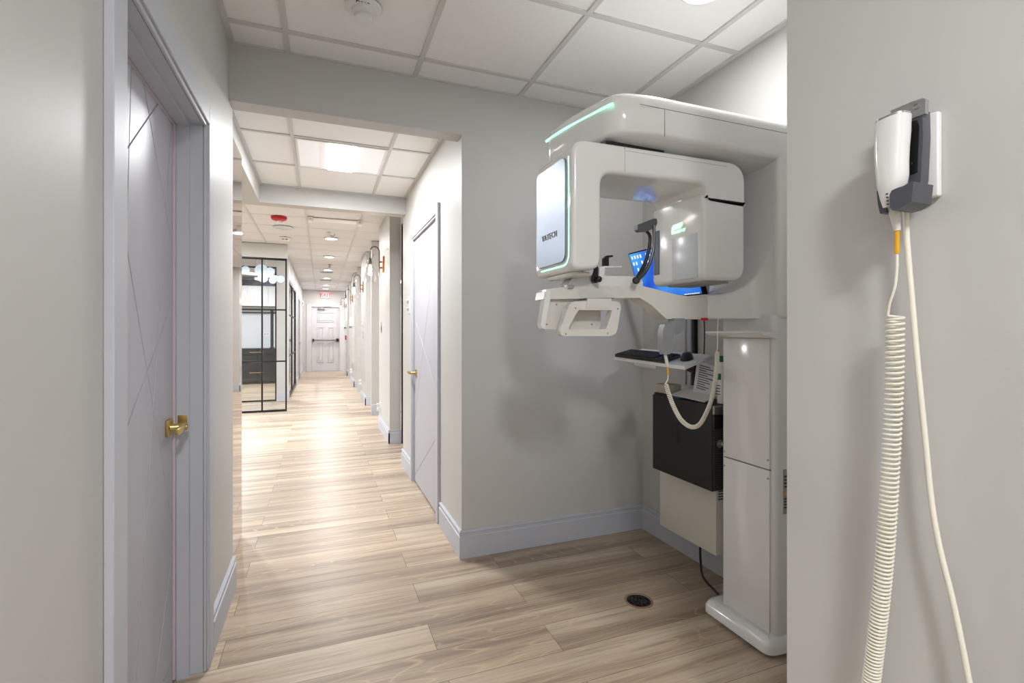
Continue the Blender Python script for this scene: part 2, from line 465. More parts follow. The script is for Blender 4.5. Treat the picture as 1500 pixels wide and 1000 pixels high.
# end wall
SB('wall_end', [((-0.62,17.1,0),(-0.27,17.22,ZC)), ((-0.27,17.1,2.068),(0.575,17.22,ZC)), ((0.575,17.1,0),(3.1,17.22,ZC))], M['wall_end'])
S('baseboard_end', (0.712,17.08,0), (1.0,17.1,0.15), M['trim'])

# left side of the far corridor
LX = -0.545
SB('wall_far_left', [((-0.742,9.80,0),(LX,9.95,ZC)), ((LX-0.13,9.95,2.22),(LX,12.7,ZC)), ((LX-0.13,12.7,0),(LX,13.6,ZC)), ((LX-0.13,13.6,2.1),(LX,14.6,ZC)), ((LX-0.13,14.6,0),(LX,17.1,ZC))], M['wall'])
baseboard('baseboard_far_stub', (-0.742,9.80), (LX+0.016,9.80), (0,-1))
baseboard('baseboard_far_left', (LX,12.7), (LX,13.55), (1,0))
baseboard('baseboard_far_left_rear', (LX,14.7), (LX,17.1), (1,0))
S('wall_header', (-6.0,8.44,2.385), (-0.492,8.58,ZC), M['wall'])
S('wall_kitchen_header', (-6.0,9.80,2.41), (-0.742,9.92,ZC), M['wall'])
S('wall_kitchen', (-6.0,13.95,0), (-0.675,14.05,ZC), M['wall'])
S('wall_outer_left', (-6.1,4.5,0), (-6.0,14.05,2.72), M['wall'])
S('wall_lobby', (-6.0,3.25,0), (-0.60,3.37,2.72), M['wall'])
S('wall_lobby_soffit', (-6.0,3.37,2.60), (-0.60,4.50,2.72), M['tile'])

# mirror on the left stub
mi = box('wall_mirror', (-0.452,2.705,0.003), (-0.445,3.372,2.284), M['mirror']); tag(mi, 'tall narrow tinted mirror panel covering the wall end beside the left corner', 'mirror')

# ------------------------------------------------------------------ DOORS
def clip(poly, n, d):
    """keep the side n.p >= d of a convex 2D polygon"""
    out = []; N = len(poly)
    for i in range(N):
        p, q = poly[i], poly[(i+1)%N]; a = p.dot(n)-d; b_ = q.dot(n)-d
        if a >= 0: out.append(p)
        if a*b_ < 0: out.append(p.lerp(q, a/(a-b_)))
    return out

def make_leaf(name, lo, hi, grooves, m, parent, side, w=0.0025, depth=0.0035):
    """door leaf whose face on the x side is cut into fields by straight grooves running edge to edge"""
    xf = hi[0] if side > 0 else lo[0]
    cells = [[Vector((lo[1],lo[2])), Vector((hi[1],lo[2])), Vector((hi[1],hi[2])), Vector((lo[1],hi[2]))]]
    for a, b_ in grooves:
        a = Vector(a); b_ = Vector(b_); d = (b_-a).normalized(); n = Vector((-d.y,d.x)); k = a.dot(n); new = []
        for c in cells:
            for sg in (1,-1):
                q = clip(c, n*sg, k*sg+w)
                if len(q) > 2:
                    ar = abs(sum(q[i].x*q[(i+1)%len(q)].y-q[(i+1)%len(q)].x*q[i].y for i in range(len(q))))/2
                    if ar > 2e-6: new.append(q)
        cells = new
    bm = bmesh.new()
    xb = xf-side*depth
    addbox(bm, (min(xb, lo[0] if side > 0 else hi[0]),lo[1],lo[2]), (max(xb, lo[0] if side > 0 else hi[0]),hi[1],hi[2]))
    for c in cells:
        ctr = sum(c, Vector((0,0)))/len(c)
        A = [bm.verts.new((xb,p.x,p.y)) for p in c]; B = [bm.verts.new((xf,)+tuple(p+(ctr-p).normalized()*0.0012)) for p in c]
        n = len(c); bm.faces.new(B)
        for i in range(n): bm.faces.new((A[i],A[(i+1)%n],B[(i+1)%n],B[i]))
    return finish(name, bm, m, parent)

def lever_handle(parent, x, y, z, out, along, plate=0.055):
    """square rosette with a flat lever; out = +-1 along x, along = +-1 along y"""
    h = box('handle_plate', (min(x,x+out*0.01), y-plate/2, z-plate/2), (max(x,x+out*0.01), y+plate/2, z+plate/2), M['brass'], parent, bevel=0.002)
    bm = bmesh.new()
    addlathe(bm, [(0.012,0),(0.012,0.045),(0.009,0.05)], (x+out*0.008,y,z), (out,0,0), 16)
    addbox(bm, (min(x+out*0.042,x+out*0.056), min(y-0.011*along,y+along*0.098), z-0.011), (max(x+out*0.042,x+out*0.056), max(y-0.011*along,y+along*0.098), z+0.011))
    l = finish('handle_lever', bm, M['brass'], parent, bevel=0.003, seg=2)
    return h

def casing(parent, x, out, y0, y1, z1, w=0.088, m=None):
    """flat casing with an inner bead around an opening on the plane x"""
    bm = bmesh.new(); t = 0.018*out
    def bar(ya, yb, za, zb, tt):
        addbox(bm, (min(x,x+tt),ya,za), (max(x,x+tt),yb,zb))
    bar(y0-w, y0-0.014, 0, z1+w, t); bar(y1+0.014, y1+w, 0, z1+w, t); bar(y0-0.014, y1+0.014, z1+0.014, z1+w, t)
    bar(y0-0.014, y0, 0, z1+0.014, t*0.55); bar(y1, y1+0.014, 0, z1+0.014, t*0.55); bar(y0, y1, z1, z1+0.014, t*0.55)
    return finish('door_casing', bm, m or M['trim'], parent, bevel=0.002, seg=1)

# door_1: left foreground door
d = empty('door_1', (WX,1.66,0)); d['kind'] = 'structure'
casing(d, WX, 1, 1.27, 2.06, 1.967)
bm = bmesh.new()
addbox(bm, (WX-0.17,1.262,0.0),(WX-0.0005,1.27,1.975)); addbox(bm, (WX-0.17,2.06,0.0),(WX-0.0005,2.066,1.975)); addbox(bm, (WX-0.17,1.27,1.967),(WX-0.0005,2.06,1.975))
addbox(bm, (-0.474,2.045,0),(-0.436,2.0602,1.9672)); addbox(bm, (-0.474,1.27,1.952),(-0.436,2.045,1.9672))
finish('door_jamb', bm, M['trim'], d)
sb = bmesh.new(); addbox(sb, (-0.482,2.034,0.01),(-0.475,2.059,1.96)); addbox(sb, (-0.482,1.28,1.948),(-0.475,2.034,1.96)); finish('door_seal', sb, M['jamb'], d)
def ext(a, b_, f0=0, f1=0):
    return ((a[0]+(a[0]-b_[0])*f0, a[1]+(a[1]-b_[1])*f0), (b_[0]+(b_[0]-a[0])*f1, b_[1]+(b_[1]-a[1])*f1))
lg = [ext((1.635,1.999),(1.553,0.931),0.02,0.3), ext((1.716,1.967),(2.035,1.513),0.05,0), ext((1.538,1.659),(1.89,1.969),0.75,0),
      ext((2.005,1.884),(1.667,0.242),0.0,0.1), ext((1.542,1.559),(2.034,0.546),0.3,0), ext((1.545,0.927),(2.034,1.33),0.55,0),
      ext((1.549,0.078),(2.026,0.074),0.55,0), ext((2.034,0.466),(1.843,0.127),0.0,0.15)]
make_leaf('door_leaf', (-0.522,1.274,0.008), (-0.482,2.032,1.962), lg, M['door'], d, 1)
lever_handle(d, -0.482, 1.972, 0.902, 1, -1)
box('strike_plate', (-0.470,2.0432,0.892), (-0.440,2.0455,0.932), M['brass'], d, bevel=0.001)
S('wall_closet', (-0.70,1.0,0), (-0.60,2.3,ZF), M['dark'])

# door_2: right corridor door
d = empty('door_2', (0.714,3.64,0)); d['kind'] = 'structure'
casing(d, 0.714, -1, 3.197, 4.091, 1.985, w=0.075)
bm = bmesh.new()
addbox(bm, (0.7145,3.192,0),(0.86,3.197,2.0)); addbox(bm, (0.7145,4.091,0),(0.86,4.096,2.0)); addbox(bm, (0.7145,3.197,1.985),(0.86,4.091,2.0))
finish('door_jamb', bm, M['trim'], d)
rg = []
import math as _m
def onx(px, py, x):
    F = 723.6; T = math.atan(280/F); u = (px-750)/F; v = (488-py)/F
    rx = math.sin(T)+u*math.cos(T); ry = math.cos(T)-u*math.sin(T); t = x/rx
    return (ry*t, 1.22+v*t)
for a, b_ in [((621.6,346),(606,434)),((617,355),(642,435)),((640.8,331),(609,604)),((608.4,467.6),(641,580)),((608,695),(642.6,635.4))]:
    rg.append(ext(onx(*a,0.722), onx(*b_,0.722), 0.03, 0.02))
make_leaf('door_leaf', (0.722,3.20,0.012), (0.762,4.088,1.980), rg, M['door'], d, -1)
lever_handle(d, 0.722, 4.02, 0.90, -1, 1)
for z in (0.22, 1.0, 1.72):
    h = bmesh.new(); addlathe(h, [(0.007,0),(0.007,0.10)], (0.713,3.1985,z), (0,0,1), 10); addbox(h, (0.7145,3.1975,z),(0.7205,3.222,z+0.10)); finish('door_hinge', h, M['steel'], d)

# door_3: exit door at the end
d = empty('door_3', (0.15,17.1,0)); d['kind'] = 'structure'
bm = bmesh.new()
for lo, hi in [((-0.427,17.075,0),(-0.28,17.1,2.16)), ((0.572,17.075,0),(0.712,17.1,2.16)), ((-0.28,17.075,2.068),(0.572,17.1,2.16))]: addbox(bm, lo, hi)
finish('door_casing', bm, M['doorw'], d, bevel=0.003, seg=1)
box('door_leaf', (-0.268,17.13,0.015), (0.570,17.17,2.06), M['doorw'], d)
bm = bmesh.new()
def pan(x0,x1,z0,z1):
    for lo, hi in [((x0,17.112,z0),(x0+0.02,17.13,z1)), ((x1-0.02,17.112,z0),(x1,17.13,z1)), ((x0,17.112,z0),(x1,17.13,z0+0.02)), ((x0,17.112,z1-0.02),(x1,17.13,z1))]: addbox(bm, lo, hi)
    addbox(bm, (x0+0.05,17.116,z0+0.05),(x1-0.05,17.13,z1-0.05))
pan(-0.1,0.40,1.58,1.90); pan(-0.1,0.08,1.02,1.42); pan(0.22,0.40,1.02,1.42); pan(-0.1,0.08,0.28,0.92); pan(0.22,0.40,0.28,0.92)
finish('door_panel', bm, M['doorw'], d, bevel=0.003, seg=1)
box('door_threshold', (-0.27,17.08,0), (0.57,17.16,0.014), M['alu'], d)
pb = box('push_bar', (-0.20,17.03,0.975), (0.48,17.07,1.025), M['steel'], d, bevel=0.006)
box('bar_end_cap', (-0.25,17.03,0.955), (-0.205,17.13,1.045), M['black'], d, bevel=0.008)
lathe('bar_latch', [(0.055,0),(0.055,0.07),(0.045,0.09)], (0.50,17.13,1.0), M['black'], d, axis=(0,-1,0))
c = box('door_closer', (-0.09,17.05,1.985), (0.12,17.12,2.045), M['steel'], d, bevel=0.006)
tube('closer_arm', [(0.06,17.07,2.05),(0.14,16.98,2.075),(0.32,17.08,2.08)], 0.008, M['steel'], d, seg=8)

# door_4: left far corridor door with brass knob
d = empty('door_4', (LX,14.1,0)); d['kind'] = 'structure'
box('door_leaf', (LX-0.06,13.605,0.01), (LX-0.015,14.595,2.095), M['door'], d)
bm = bmesh.new()
for lo, hi in [((LX,13.53,0),(LX+0.018,13.605,2.17)), ((LX,14.595,0),(LX+0.018,14.68,2.17)), ((LX,13.605,2.095),(LX+0.018,14.595,2.17))]: addbox(bm, lo, hi)
finish('door_casing', bm, M['trim'], d, bevel=0.002, seg=1)
lever_handle(d, LX-0.015, 14.50, 0.97, 1, -1)
for z in (0.3,1.1,1.8): box('door_hinge', (LX-0.016,13.6,z), (LX-0.005,13.64,z+0.11), M['steel'], d)

# glass door in the far left wall (black framed)
d = tag(empty('window_1', (LX,11.3,0)), kind='structure')
boxes('window_frame', [((LX-0.04,9.96,0),(LX-0.005,10.0,2.21)), ((LX-0.04,12.65,0),(LX-0.005,12.695,2.21)), ((LX-0.04,9.96,2.17),(LX-0.005,12.695,2.215)), ((LX-0.04,9.96,0.0),(LX-0.005,12.695,0.05)),
                       ((LX-0.04,11.3,0.05),(LX-0.01,11.34,2.17)), ((LX-0.038,10.0,1.56),(LX-0.012,12.65,1.585)), ((LX-0.038,10.0,0.775),(LX-0.012,12.65,0.80))], M['bframe'], d)
box('window_pane', (LX-0.028,10.0,0.05), (LX-0.022,12.65,2.17), M['tglass'], d)

# ------------------------------------------------------------------ black framed glass partitions
def glass_panel(name, label, x0, x1, y, z0, z1, mull, hz, cat='glass partition', t=0.022):
    e = thing(name, label, cat, ((x0+x1)/2, y, z0))
    l = [((x1-t,y-0.015,z0),(x1,y+0.015,z1)), ((x0,y-0.015,z1-t-0.006),(x1-t,y+0.015,z1)), ((x0,y-0.015,z0),(x1-t,y+0.015,z0+t+0.006)), ((x0,y-0.015,z0+t),(x0+t,y+0.015,z1-t))]
    for x in mull: l.append(((x-t/2,y-0.014,z0+t),(x+t/2,y+0.014,z1-t)))
    boxes('frame', l, M['bframe'], e)
    l = []
    for z in hz: l.append(((x0+t,y-0.012,z-0.011),(x1-t,y+0.012,z+0.011)))
    if l: boxes('crossbar', l, M['bframe'], e)
    box('glass_pane', (x0+t,y-0.003,z0+t), (x1-t,y+0.003,z1-t), M['tglass'], e)
    return e
glass_panel('sliding_glass_partition', 'black framed sliding glass panel nearest the corridor, under the white header', -2.30, -0.497, 8.50, 0.004, 2.384, [-0.845,-1.19,-1.55,-1.9], [1.585,0.784])
glass_panel('glass_wall', 'black framed glass panel behind the sliding one, ending against the white wall end', -2.60, -0.745, 9.84, 0.0, 2.409, [-1.5], [1.585])

# black framed glass side screen in the first bay on the right
e = thing('black_glass_screen', 'dark framed glass edge showing in the gap beside the first white pillar', 'glass partition', (0.85,5.6,0))
boxes('frame', [((0.838,5.54,0.0),(0.868,5.60,2.43)), ((0.838,4.70,2.40),(0.868,5.54,2.43)), ((0.838,4.67,0),(0.868,4.70,2.43))], M['bframe'], e)
box('glass_pane', (0.850,4.70,0.0), (0.856,5.54,2.40), M['tglass'], e)

# ------------------------------------------------------------------ kitchen behind the glass
e = thing('base_cabinet', 'glossy black base cabinets with brass pulls seen through the glass partitions', 'cabinet', (-1.8,13.4,0))
box('body', (-3.0,13.27,0.09), (-0.75,13.93,0.83), M['bcab'], e)
box('countertop', (-3.02,13.24,0.83), (-0.73,13.94,0.86), M['bcab'], e)
for i, x in enumerate([-2.98,-2.36,-1.74,-1.12]):
    w = 0.60 if i < 3 else 0.36
    for k, (za, zb) in enumerate([(0.10,0.33),(0.34,0.58),(0.59,0.82)]):
        f = box('drawer', (x,13.25,za), (x+w,13.27,zb), M['bcab'], e, bevel=0.002, seg=1)
        box('drawer_pull', (x+w*0.25,13.225,zb-0.06), (x+w*0.75,13.235,zb-0.045), M['brass'], f)
e = thing('wall_cabinet', 'white wall cabinets with slim brass pulls above the black counter', 'cabinet', (-1.8,13.6,1.9))
box('body', (-3.0,13.45,1.90), (-0.75,13.94,2.37), M['wcab'], e)
for i in range(5):
    x = -3.0+0.45*i
    f = box('cabinet_door', (x+0.003,13.43,1.885), (x+0.447,13.45,2.37), M['wcab'], e)
    hx = x+0.40 if i % 2 == 0 else x+0.05
    box('door_pull', (hx-0.006,13.405,1.94), (hx+0.006,13.42,2.12), M['brass'], f)
bs = S('wall_backsplash', (-3.0,13.92,0.862), (-0.70,13.95,1.884), M['splash'])
box_f = thing('faucet', 'tall black post standing on the dark counter behind the glass', 'faucet', (-1.10,13.4,0.86))
tube('faucet_spout', [(-1.115,13.4,0.86),(-1.115,13.4,1.75),(-1.115,13.38,1.77)], 0.035, M['black'], box_f, seg=10)
lathe('faucet_base', [(0.05,0),(0.05,0.02),(0.036,0.03)], (-1.115,13.4,0.8605), M['black'], box_f)
ol = thing('wall_socket', 'small white double socket on the backsplash behind the glass', 'socket', (-1.27,13.915,1.20))
box('plate', (-1.36,13.912,1.165), (-1.22,13.9195,1.235), M['white'], ol); box('socket_slot', (-1.335,13.910,1.185),(-1.305,13.9119,1.215), M['ptfe'], ol); box('socket_slot', (-1.275,13.910,1.185),(-1.245,13.9119,1.215), M['ptfe'], ol)
wn = tag(box('window_2', (-3.0,13.93,2.42), (-0.98,13.949,2.56), M['navy']), kind='structure')

# cloud-like pendant lamp
e = thing('disc_pendant_lamp', 'white pendant lamp of overlapping glowing discs hung behind the sliding glass panel', 'lamp', (-0.95,9.2,2.2))
tube('cable', [(-1.0,9.2,2.599),(-1.0,9.2,2.3)], 0.004, M['steel'], e, seg=6)
tube('cable', [(-0.86,9.2,2.599),(-0.86,9.2,2.3)], 0.004, M['steel'], e, seg=6)
def disc(x, z, r, y, name, mm, ax=(0,-1,0.1), th=0.012): lathe(name, [(r*0.98,-th/2),(r,0),(r*0.98,th/2)], (x,y,z), mm, e, axis=ax, seg=32)
disc(-1.155,2.265,0.062,9.16,'glass_disc',M['cloud2']); disc(-0.925,2.27,0.10,9.18,'glass_disc',M['cloud2']); disc(-0.80,2.26,0.07,9.22,'glass_disc',M['cloud2'])
disc(-0.632,2.13,0.062,9.15,'glass_disc',M['cloud2']); disc(-0.755,2.11,0.058,9.2,'glass_disc',M['cloud2'])
disc(-0.90,2.14,0.078,9.17,'glass_disc',M['cloud2'],ax=(0.3,-1,0.3))
disc(-1.10,2.21,0.20,9.2,'lit_disc',M['cloud'],ax=(0.05,-0.05,1),th=0.03); disc(-0.83,2.185,0.15,9.2,'lit_disc',M['cloud'],ax=(0.12,0,1),th=0.03)
disc(-0.93,2.125,0.10,9.2,'lit_disc',M['cloud'],ax=(0.0,0.1,1),th=0.02)

# ------------------------------------------------------------------ ceiling fixtures
def area(name, loc, size, power, color=(1,1,1), shape='DISK', size_y=None, rot=(0,0,0), spread=None, parent=None):
    l = bpy.data.lights.new(name, 'AREA'); l.shape = shape; l.size = size; l.energy = power; l.color = color
    if size_y: l.size_y = size_y
    if spread: l.spread = spread
    o = bpy.data.objects.new(name, l); o.location = loc; o.rotation_euler = rot; C.objects.link(o)
    if parent is not None:
        o.parent = parent; o.location = Vector(loc)-parent.location
    return o

def downlight(x, y, z, label, power, r=0.085, group=None, color=(0.98,0.98,1.0)):
    e = thing('ceiling_downlight', label, 'ceiling light', (x,y,z), group)
    lathe('trim_ring', [(r+0.014,0.0),(r+0.014,-0.004),(r,-0.012),(r-0.002,-0.0)], (x,y,z), M['white'], e)
    lathe('lens', [(0.0,-0.011),(r*0.75,-0.010),(r-0.003,-0.006),(r-0.003,-0.001)], (x,y,z), M['lamp'], e)
    if power: area('downlight_lamp', (x,y,z-0.016), r*1.7, power, color, parent=e)
    return e
downlight(1.384,1.51,ZF,'round ceiling light at the top edge above the scanner alcove',8, r=0.09)
order = ['nearest the mouth of the corridor, below the small white sensor','second along the corridor ceiling','third along, partly behind the sprinkler head','fourth along, between two air slots','fifth along the corridor ceiling','last one, just before the exit sign']
for y, o_ in zip([7.65,9.5,11.45,13.16,15.03,16.3], order):
    downlight(0.14,y,ZC,'round white corridor downlight, '+o_,16, r=0.08, group='corridor downlights')

# troffer
e = thing('ceiling_troffer', 'square recessed light panel with a bright centre in the lowered ceiling', 'ceiling light', (0.13,3.63,ZM))
def troffer(e, x0, x1, y0, y1, z, power, col=(0.97,0.98,1.0)):
    cx = (x0+x1)/2
    boxes('frame', [((x0,y0,z-0.004),(x0+0.016,y1,z+0.004)), ((x1-0.016,y0,z-0.004),(x1,y1,z+0.004)), ((x0+0.016,y0,z-0.004),(x1-0.016,y0+0.016,z+0.004)), ((x0+0.016,y1-0.016,z-0.004),(x1-0.016,y1,z+0.004))], M['white'], e)
    bm = bmesh.new()
    for s in (-1,1):
        xa = cx+s*0.085; xb = (x0+0.016) if s < 0 else (x1-0.016)
        addprism(bm, [(xa,y0+0.016,z-0.002),(xa+s*0.06,y0+0.016,z+0.004),(xb,y0+0.016,z-0.001),(xb,y0+0.016,z+0.006),(xa,y0+0.016,z+0.006)], (0,y1-y0-0.032,0))
    finish('reflector', bm, M['basket'], e)
    box('diffuser', (cx-0.085,y0+0.016,z-0.010), (cx+0.085,y1-0.016,z+0.004), M['lamp'], e, bevel=0.003, seg=1)
    area('troffer_lamp', (cx,(y0+y1)/2,z-0.016), 0.17, power, col, 'RECTANGLE', y1-y0-0.04, parent=e)
troffer(e, -0.153, 0.418, 3.347, 3.908, ZM, 30)

# front room lights outside the frame (ceiling panels behind the camera)
for x, y, pw in [(0.156,0.305-0.0,0),(0.156,-0.915,42)]:
    if pw:
        e = thing('ceiling_troffer', 'square recessed ceiling light panel behind the viewpoint', 'ceiling light', (x,y,ZF))
        troffer(e, x-0.285, x+0.285, y-0.285, y+0.285, ZF, pw)

# unseen cool panels on the lobby ceiling, added in place of window daylight
for i, (x, y) in enumerate([(-1.7,6.7),(-3.5,6.7)]):
    e = thing('lobby_light_panel', ['square lobby ceiling light nearer the corridor','square lobby ceiling light farther into the lobby'][i], 'ceiling light', (x,y,ZC))
    troffer(e, x-0.285, x+0.285, y-0.285, y+0.285, ZC, 105, (0.90,0.95,1.0))
e = thing('kitchen_light_panel', 'square ceiling light above the kitchen counter', 'ceiling light', (-1.7,11.6,ZC))
troffer(e, -1.985, -1.415, 11.3, 11.9, ZC, 110, (0.92,0.96,1.0))
# bays on the right: one light panel each, seen only as glow
for i, y in enumerate([7.2,10.3,13.4,16.4]):
    e = thing('bay_light_panel', 'square ceiling light in the right-hand bay, number %s from the mouth of the corridor' % ['one','two','three','four'][i], 'ceiling light', (2.0,y,ZC))
    troffer(e, 1.715, 2.285, y-0.285, y+0.285, ZC, 34, (0.98,0.98,1.0))

# smoke detector
e = thing('smoke_detector', 'round white smoke detector on the nearest ceiling, marked D010', 'smoke detector', (0.163,2.118,ZF))
lathe('base', [(0.073,0.0),(0.073,-0.006),(0.066,-0.012),(0.05,-0.016)], (0.163,2.118,ZF), M['white'], e, seg=40)
lathe('sensor_dome', [(0.046,-0.014),(0.046,-0.026),(0.036,-0.034),(0.030,-0.036),(0.030,-0.040),(0.036,-0.041),(0.036,-0.050),(0.030,-0.054),(0.0,-0.055)], (0.163,2.118,ZF), M['white'], e, seg=40)
text('marking', 'D010', (0.157,2.070,ZF-0.0135), 0.024, M['black'], e, (1,0,0), (0,-1,0), align='CENTER', depth=0.0012, bold=0.0006)

# corridor ceiling devices
e = thing('fire_alarm_strobe', 'round red fire alarm with a clear lens on the lobby ceiling', 'fire alarm', (-0.465,6.48,ZC))
lathe('body', [(0.088,0.0),(0.088,-0.012),(0.08,-0.03),(0.05,-0.042),(0.0,-0.046)], (-0.465,6.48,ZC), M['red'], e)
lathe('strobe_lens', [(0.03,-0.040),(0.03,-0.062),(0.018,-0.074),(0.0,-0.077)], (-0.455,6.48,ZC), M['white'], e)
tag(lathe('ceiling_speaker', [(0.124,0.0),(0.124,-0.004),(0.112,-0.010),(0.0,-0.011)], (-0.457,7.085,ZC), M['lightgrey']), 'flat round white speaker grille behind the red alarm on the ceiling', 'speaker')
e = thing('ceiling_sensor', 'small white detector beyond the round speaker grille', 'detector', (-0.48,7.84,ZC))
lathe('body', [(0.075,0.0),(0.07,-0.02),(0.045,-0.045),(0.0,-0.048)], (-0.48,7.84,ZC), M['white'], e)
boxes('vent_slot', [((-0.52,7.775,ZC-0.036),(-0.49,7.783,ZC-0.028)), ((-0.475,7.775,ZC-0.036),(-0.445,7.783,ZC-0.028))], M['black'], e)
e = thing('linear_ceiling_fixture', 'flat white strip between square end caps on the corridor ceiling', 'ceiling fixture', (0.17,6.38,ZC))
boxes('strip', [((-0.09,6.34,ZC-0.012),(0.42,6.52,ZC+0.001))], M['white'], e, bevel=0.003)
for x in (-0.115,0.445): 
    cpn = box('end_cap', (x-0.028,6.30,ZC-0.05), (x+0.028,6.44,ZC+0.001), M['white'], e, bevel=0.004)
    lathe('screw', [(0.006,0),(0.006,0.003)], (x,6.30,ZC-0.025), M['steel'], cpn, axis=(0,-1,0), seg=10)
e = thing('ceiling_camera', 'small white box with a hooked bracket above the nearest corridor downlight', 'sensor', (0.115,7.25,ZC))
box('body', (0.075,7.2,ZC-0.07), (0.12,7.26,ZC), M['white'], e, bevel=0.005)
tube('bracket', [(0.12,7.23,ZC-0.035),(0.16,7.23,ZC-0.045),(0.175,7.23,ZC-0.03),(0.175,7.23,ZC-0.012)], 0.005, M['steel'], e, seg=6)
e = thing('sprinkler_head', 'small dark sprinkler head hanging below the third downlight', 'sprinkler', (0.165,10.6,ZC))
lathe('escutcheon', [(0.035,0),(0.03,-0.01),(0.012,-0.014)], (0.165,10.6,ZC), M['steel'], e, seg=16); lathe('deflector', [(0.008,-0.012),(0.008,-0.05),(0.03,-0.052),(0.03,-0.056)], (0.165,10.6,ZC), M['gun'], e, seg=16)
for i, y in enumerate([11.95,13.75]):
    e = thing('air_slot', ['narrow grey air slot behind the third downlight','narrow grey air slot behind the fourth downlight'][i], 'vent', (0.13,y,ZC))
    box('grille', (-0.02,y-0.06,ZC-0.008), (0.26,y+0.06,ZC+0.002), M['lightgrey'], e); box('slot', (0.0,y-0.03,ZC-0.012), (0.24,y+0.03,ZC-0.0079), M['seam'], e)

# exit sign
e = thing('exit_sign', 'lit red and white EXIT sign above the far door', 'exit sign', (0.14,17.09,2.45))
box('housing', (-0.005,17.05,2.355), (0.290,17.099,2.545), M['white'], e, bevel=0.004)
box('sign_face', (0.01,17.046,2.37), (0.275,17.0505,2.53), M['exitb'], e)
text('lettering', 'EXIT', (0.1425,17.044,2.45), 0.165, M['exit'], e, (1,0,0), (0,0,1), bold=0.004)
for s in (-1,1):
    prism('arrow', [(0.1425+s*0.128,17.0455,2.45),(0.1425+s*0.112,17.0455,2.465),(0.1425+s*0.112,17.0455,2.435)], (0,-0.002,0), M['exit'], e)

# ------------------------------------------------------------------ sconces
def sconce(y):
    x = PX
    e = thing('wall_sconce', '', 'wall lamp', (x,y,2.05))
    box('back_plate', (x-0.020,y-0.055,1.955), (x-0.001,y+0.055,2.145), M['copper'], e, bevel=0.003)
    a = [(x-0.055,y,1.915),(x-0.055,y,2.14),(x-0.055,y,2.19)]
    cx = x-0.108
    arc = [(cx+0.053*math.cos(t), y, 2.20+0.062*math.sin(t)) for t in [PI*k/10 for k in range(11)]]
    pts = [(x-0.055,y,1.91),(x-0.055,y,2.05)] + arc + [(cx-0.053,y,2.12)]
    arm = tube('arm', pts, 0.0065, M['gun'], e, seg=10)
    tube('arm_joint', [(x-0.02,y,2.08),(x-0.055,y,2.08)], 0.010, M['copper'], e, seg=10)
    tube('arm_joint', [(x-0.02,y,2.01),(x-0.055,y,2.01)], 0.010, M['copper'], e, seg=10)
    sx = x-0.161
    lathe('lamp_socket', [(0.010,2.125),(0.016,2.115),(0.016,2.075),(0.020,2.07),(0.018,2.045)], (sx,y,0), M['gun'], e, seg=16)
    lathe('bulb', [(0.008,2.04),(0.014,2.02),(0.021,1.99),(0.019,1.97),(0.0,1.958)], (sx,y,0), M['bulb'], e, seg=16)
    prof = [(0.056,2.165),(0.050,2.155),(0.036,2.125),(0.030,2.09),(0.036,2.06),(0.075,1.832)]
    bm = bmesh.new(); u = 28; rings = []
    for r, h in prof + [(r-0.002,h) for r, h in prof[::-1]]:
        rings.append([bm.verts.new((sx+r*math.cos(2*PI*k/u), y+r*math.sin(2*PI*k/u), h)) for k in range(u)])
    for i in range(len(rings)):
        A = rings[i]; B = rings[(i+1) % len(rings)]
        for k in range(u): bm.faces.new((A[k],A[(k+1)%u],B[(k+1)%u],B[k]))
    finish('glass_shade', bm, M['sglass'], e, smooth=True)
    l = bpy.data.lights.new('sconce_lamp', 'POINT'); l.energy = 3.0; l.color = (1,0.82,0.66); l.shadow_soft_size = 0.03
    o = bpy.data.objects.new('sconce_lamp', l); o.location = Vector((sx,y,1.93))-e.location; o.parent = e; C.objects.link(o)
    return e
s0 = sconce(6.13)
names = ['nearest and largest wall sconce with a flared clear glass shade on the first pillar','wall sconce on the second pillar along the corridor','wall sconce on the third pillar along the corridor','farthest wall sconce, beside the exit door']
s0['label'] = names[0]; s0['group'] = 'corridor wall sconces'
for i in range(1,4):
    c = copy_tree(s0); c.location = Vector((PX,6.13+3.1*i,2.05)); c['label'] = names[i]

# small wall devices
def wallplate(name, label, cat, y, z, h=0.115, w=0.07, x=PX, col='white', d=0.006, slots=2):
    e = thing(name, label, cat, (x,y,z))
    box('plate', (x-d,y-w/2,z-h/2), (x+0.002,y+w/2,z+h/2), M[col], e, bevel=0.002, seg=1)
    return e
e = wallplate('light_switch', 'pair of round chrome switch buttons beside the right corridor door', 'switch', 4.30, 1.465, h=0.15, w=0.075, x=0.714)
for z in (1.497,1.434): lathe('button', [(0.022,0),(0.022,0.01),(0.014,0.016)], (0.708,4.30,z), M['chrome'], e, axis=(-1,0,0), seg=18)
e = wallplate('door_chime', 'slim steel call strip on the side of the first pillar', 'switch', 6.38, 1.29, h=0.13, w=0.045, col='steel'); box('key', (PX-0.009,6.37,1.25), (PX-0.005,6.39,1.33), M['seam'], e)
def outlet(y, z, label):
    e = wallplate('wall_outlet', label, 'socket', y, z, h=0.12, w=0.09)
    for dz in (-0.028,0.028):
        f = box('plug', (PX-0.045,y-0.02,z+dz-0.02), (PX-0.006,y+0.02,z+dz+0.02), M['white'], e, bevel=0.004)
    return e
outlet(6.50,0.28,'white plug-in outlet low on the first pillar, beside its far edge')
outlet(9.71,0.30,'white plug-in outlet low on the second pillar')
outlet(12.75,0.30,'small white outlet low on the third pillar')
e = wallplate('thermostat', 'small white thermostat on the side of the second pillar', 'thermostat', 9.28, 1.42, h=0.09, w=0.12, d=0.025); box('display', (PX-0.027,9.25,1.42), (PX-0.0245,9.31,1.45), M['ptfe'], e)
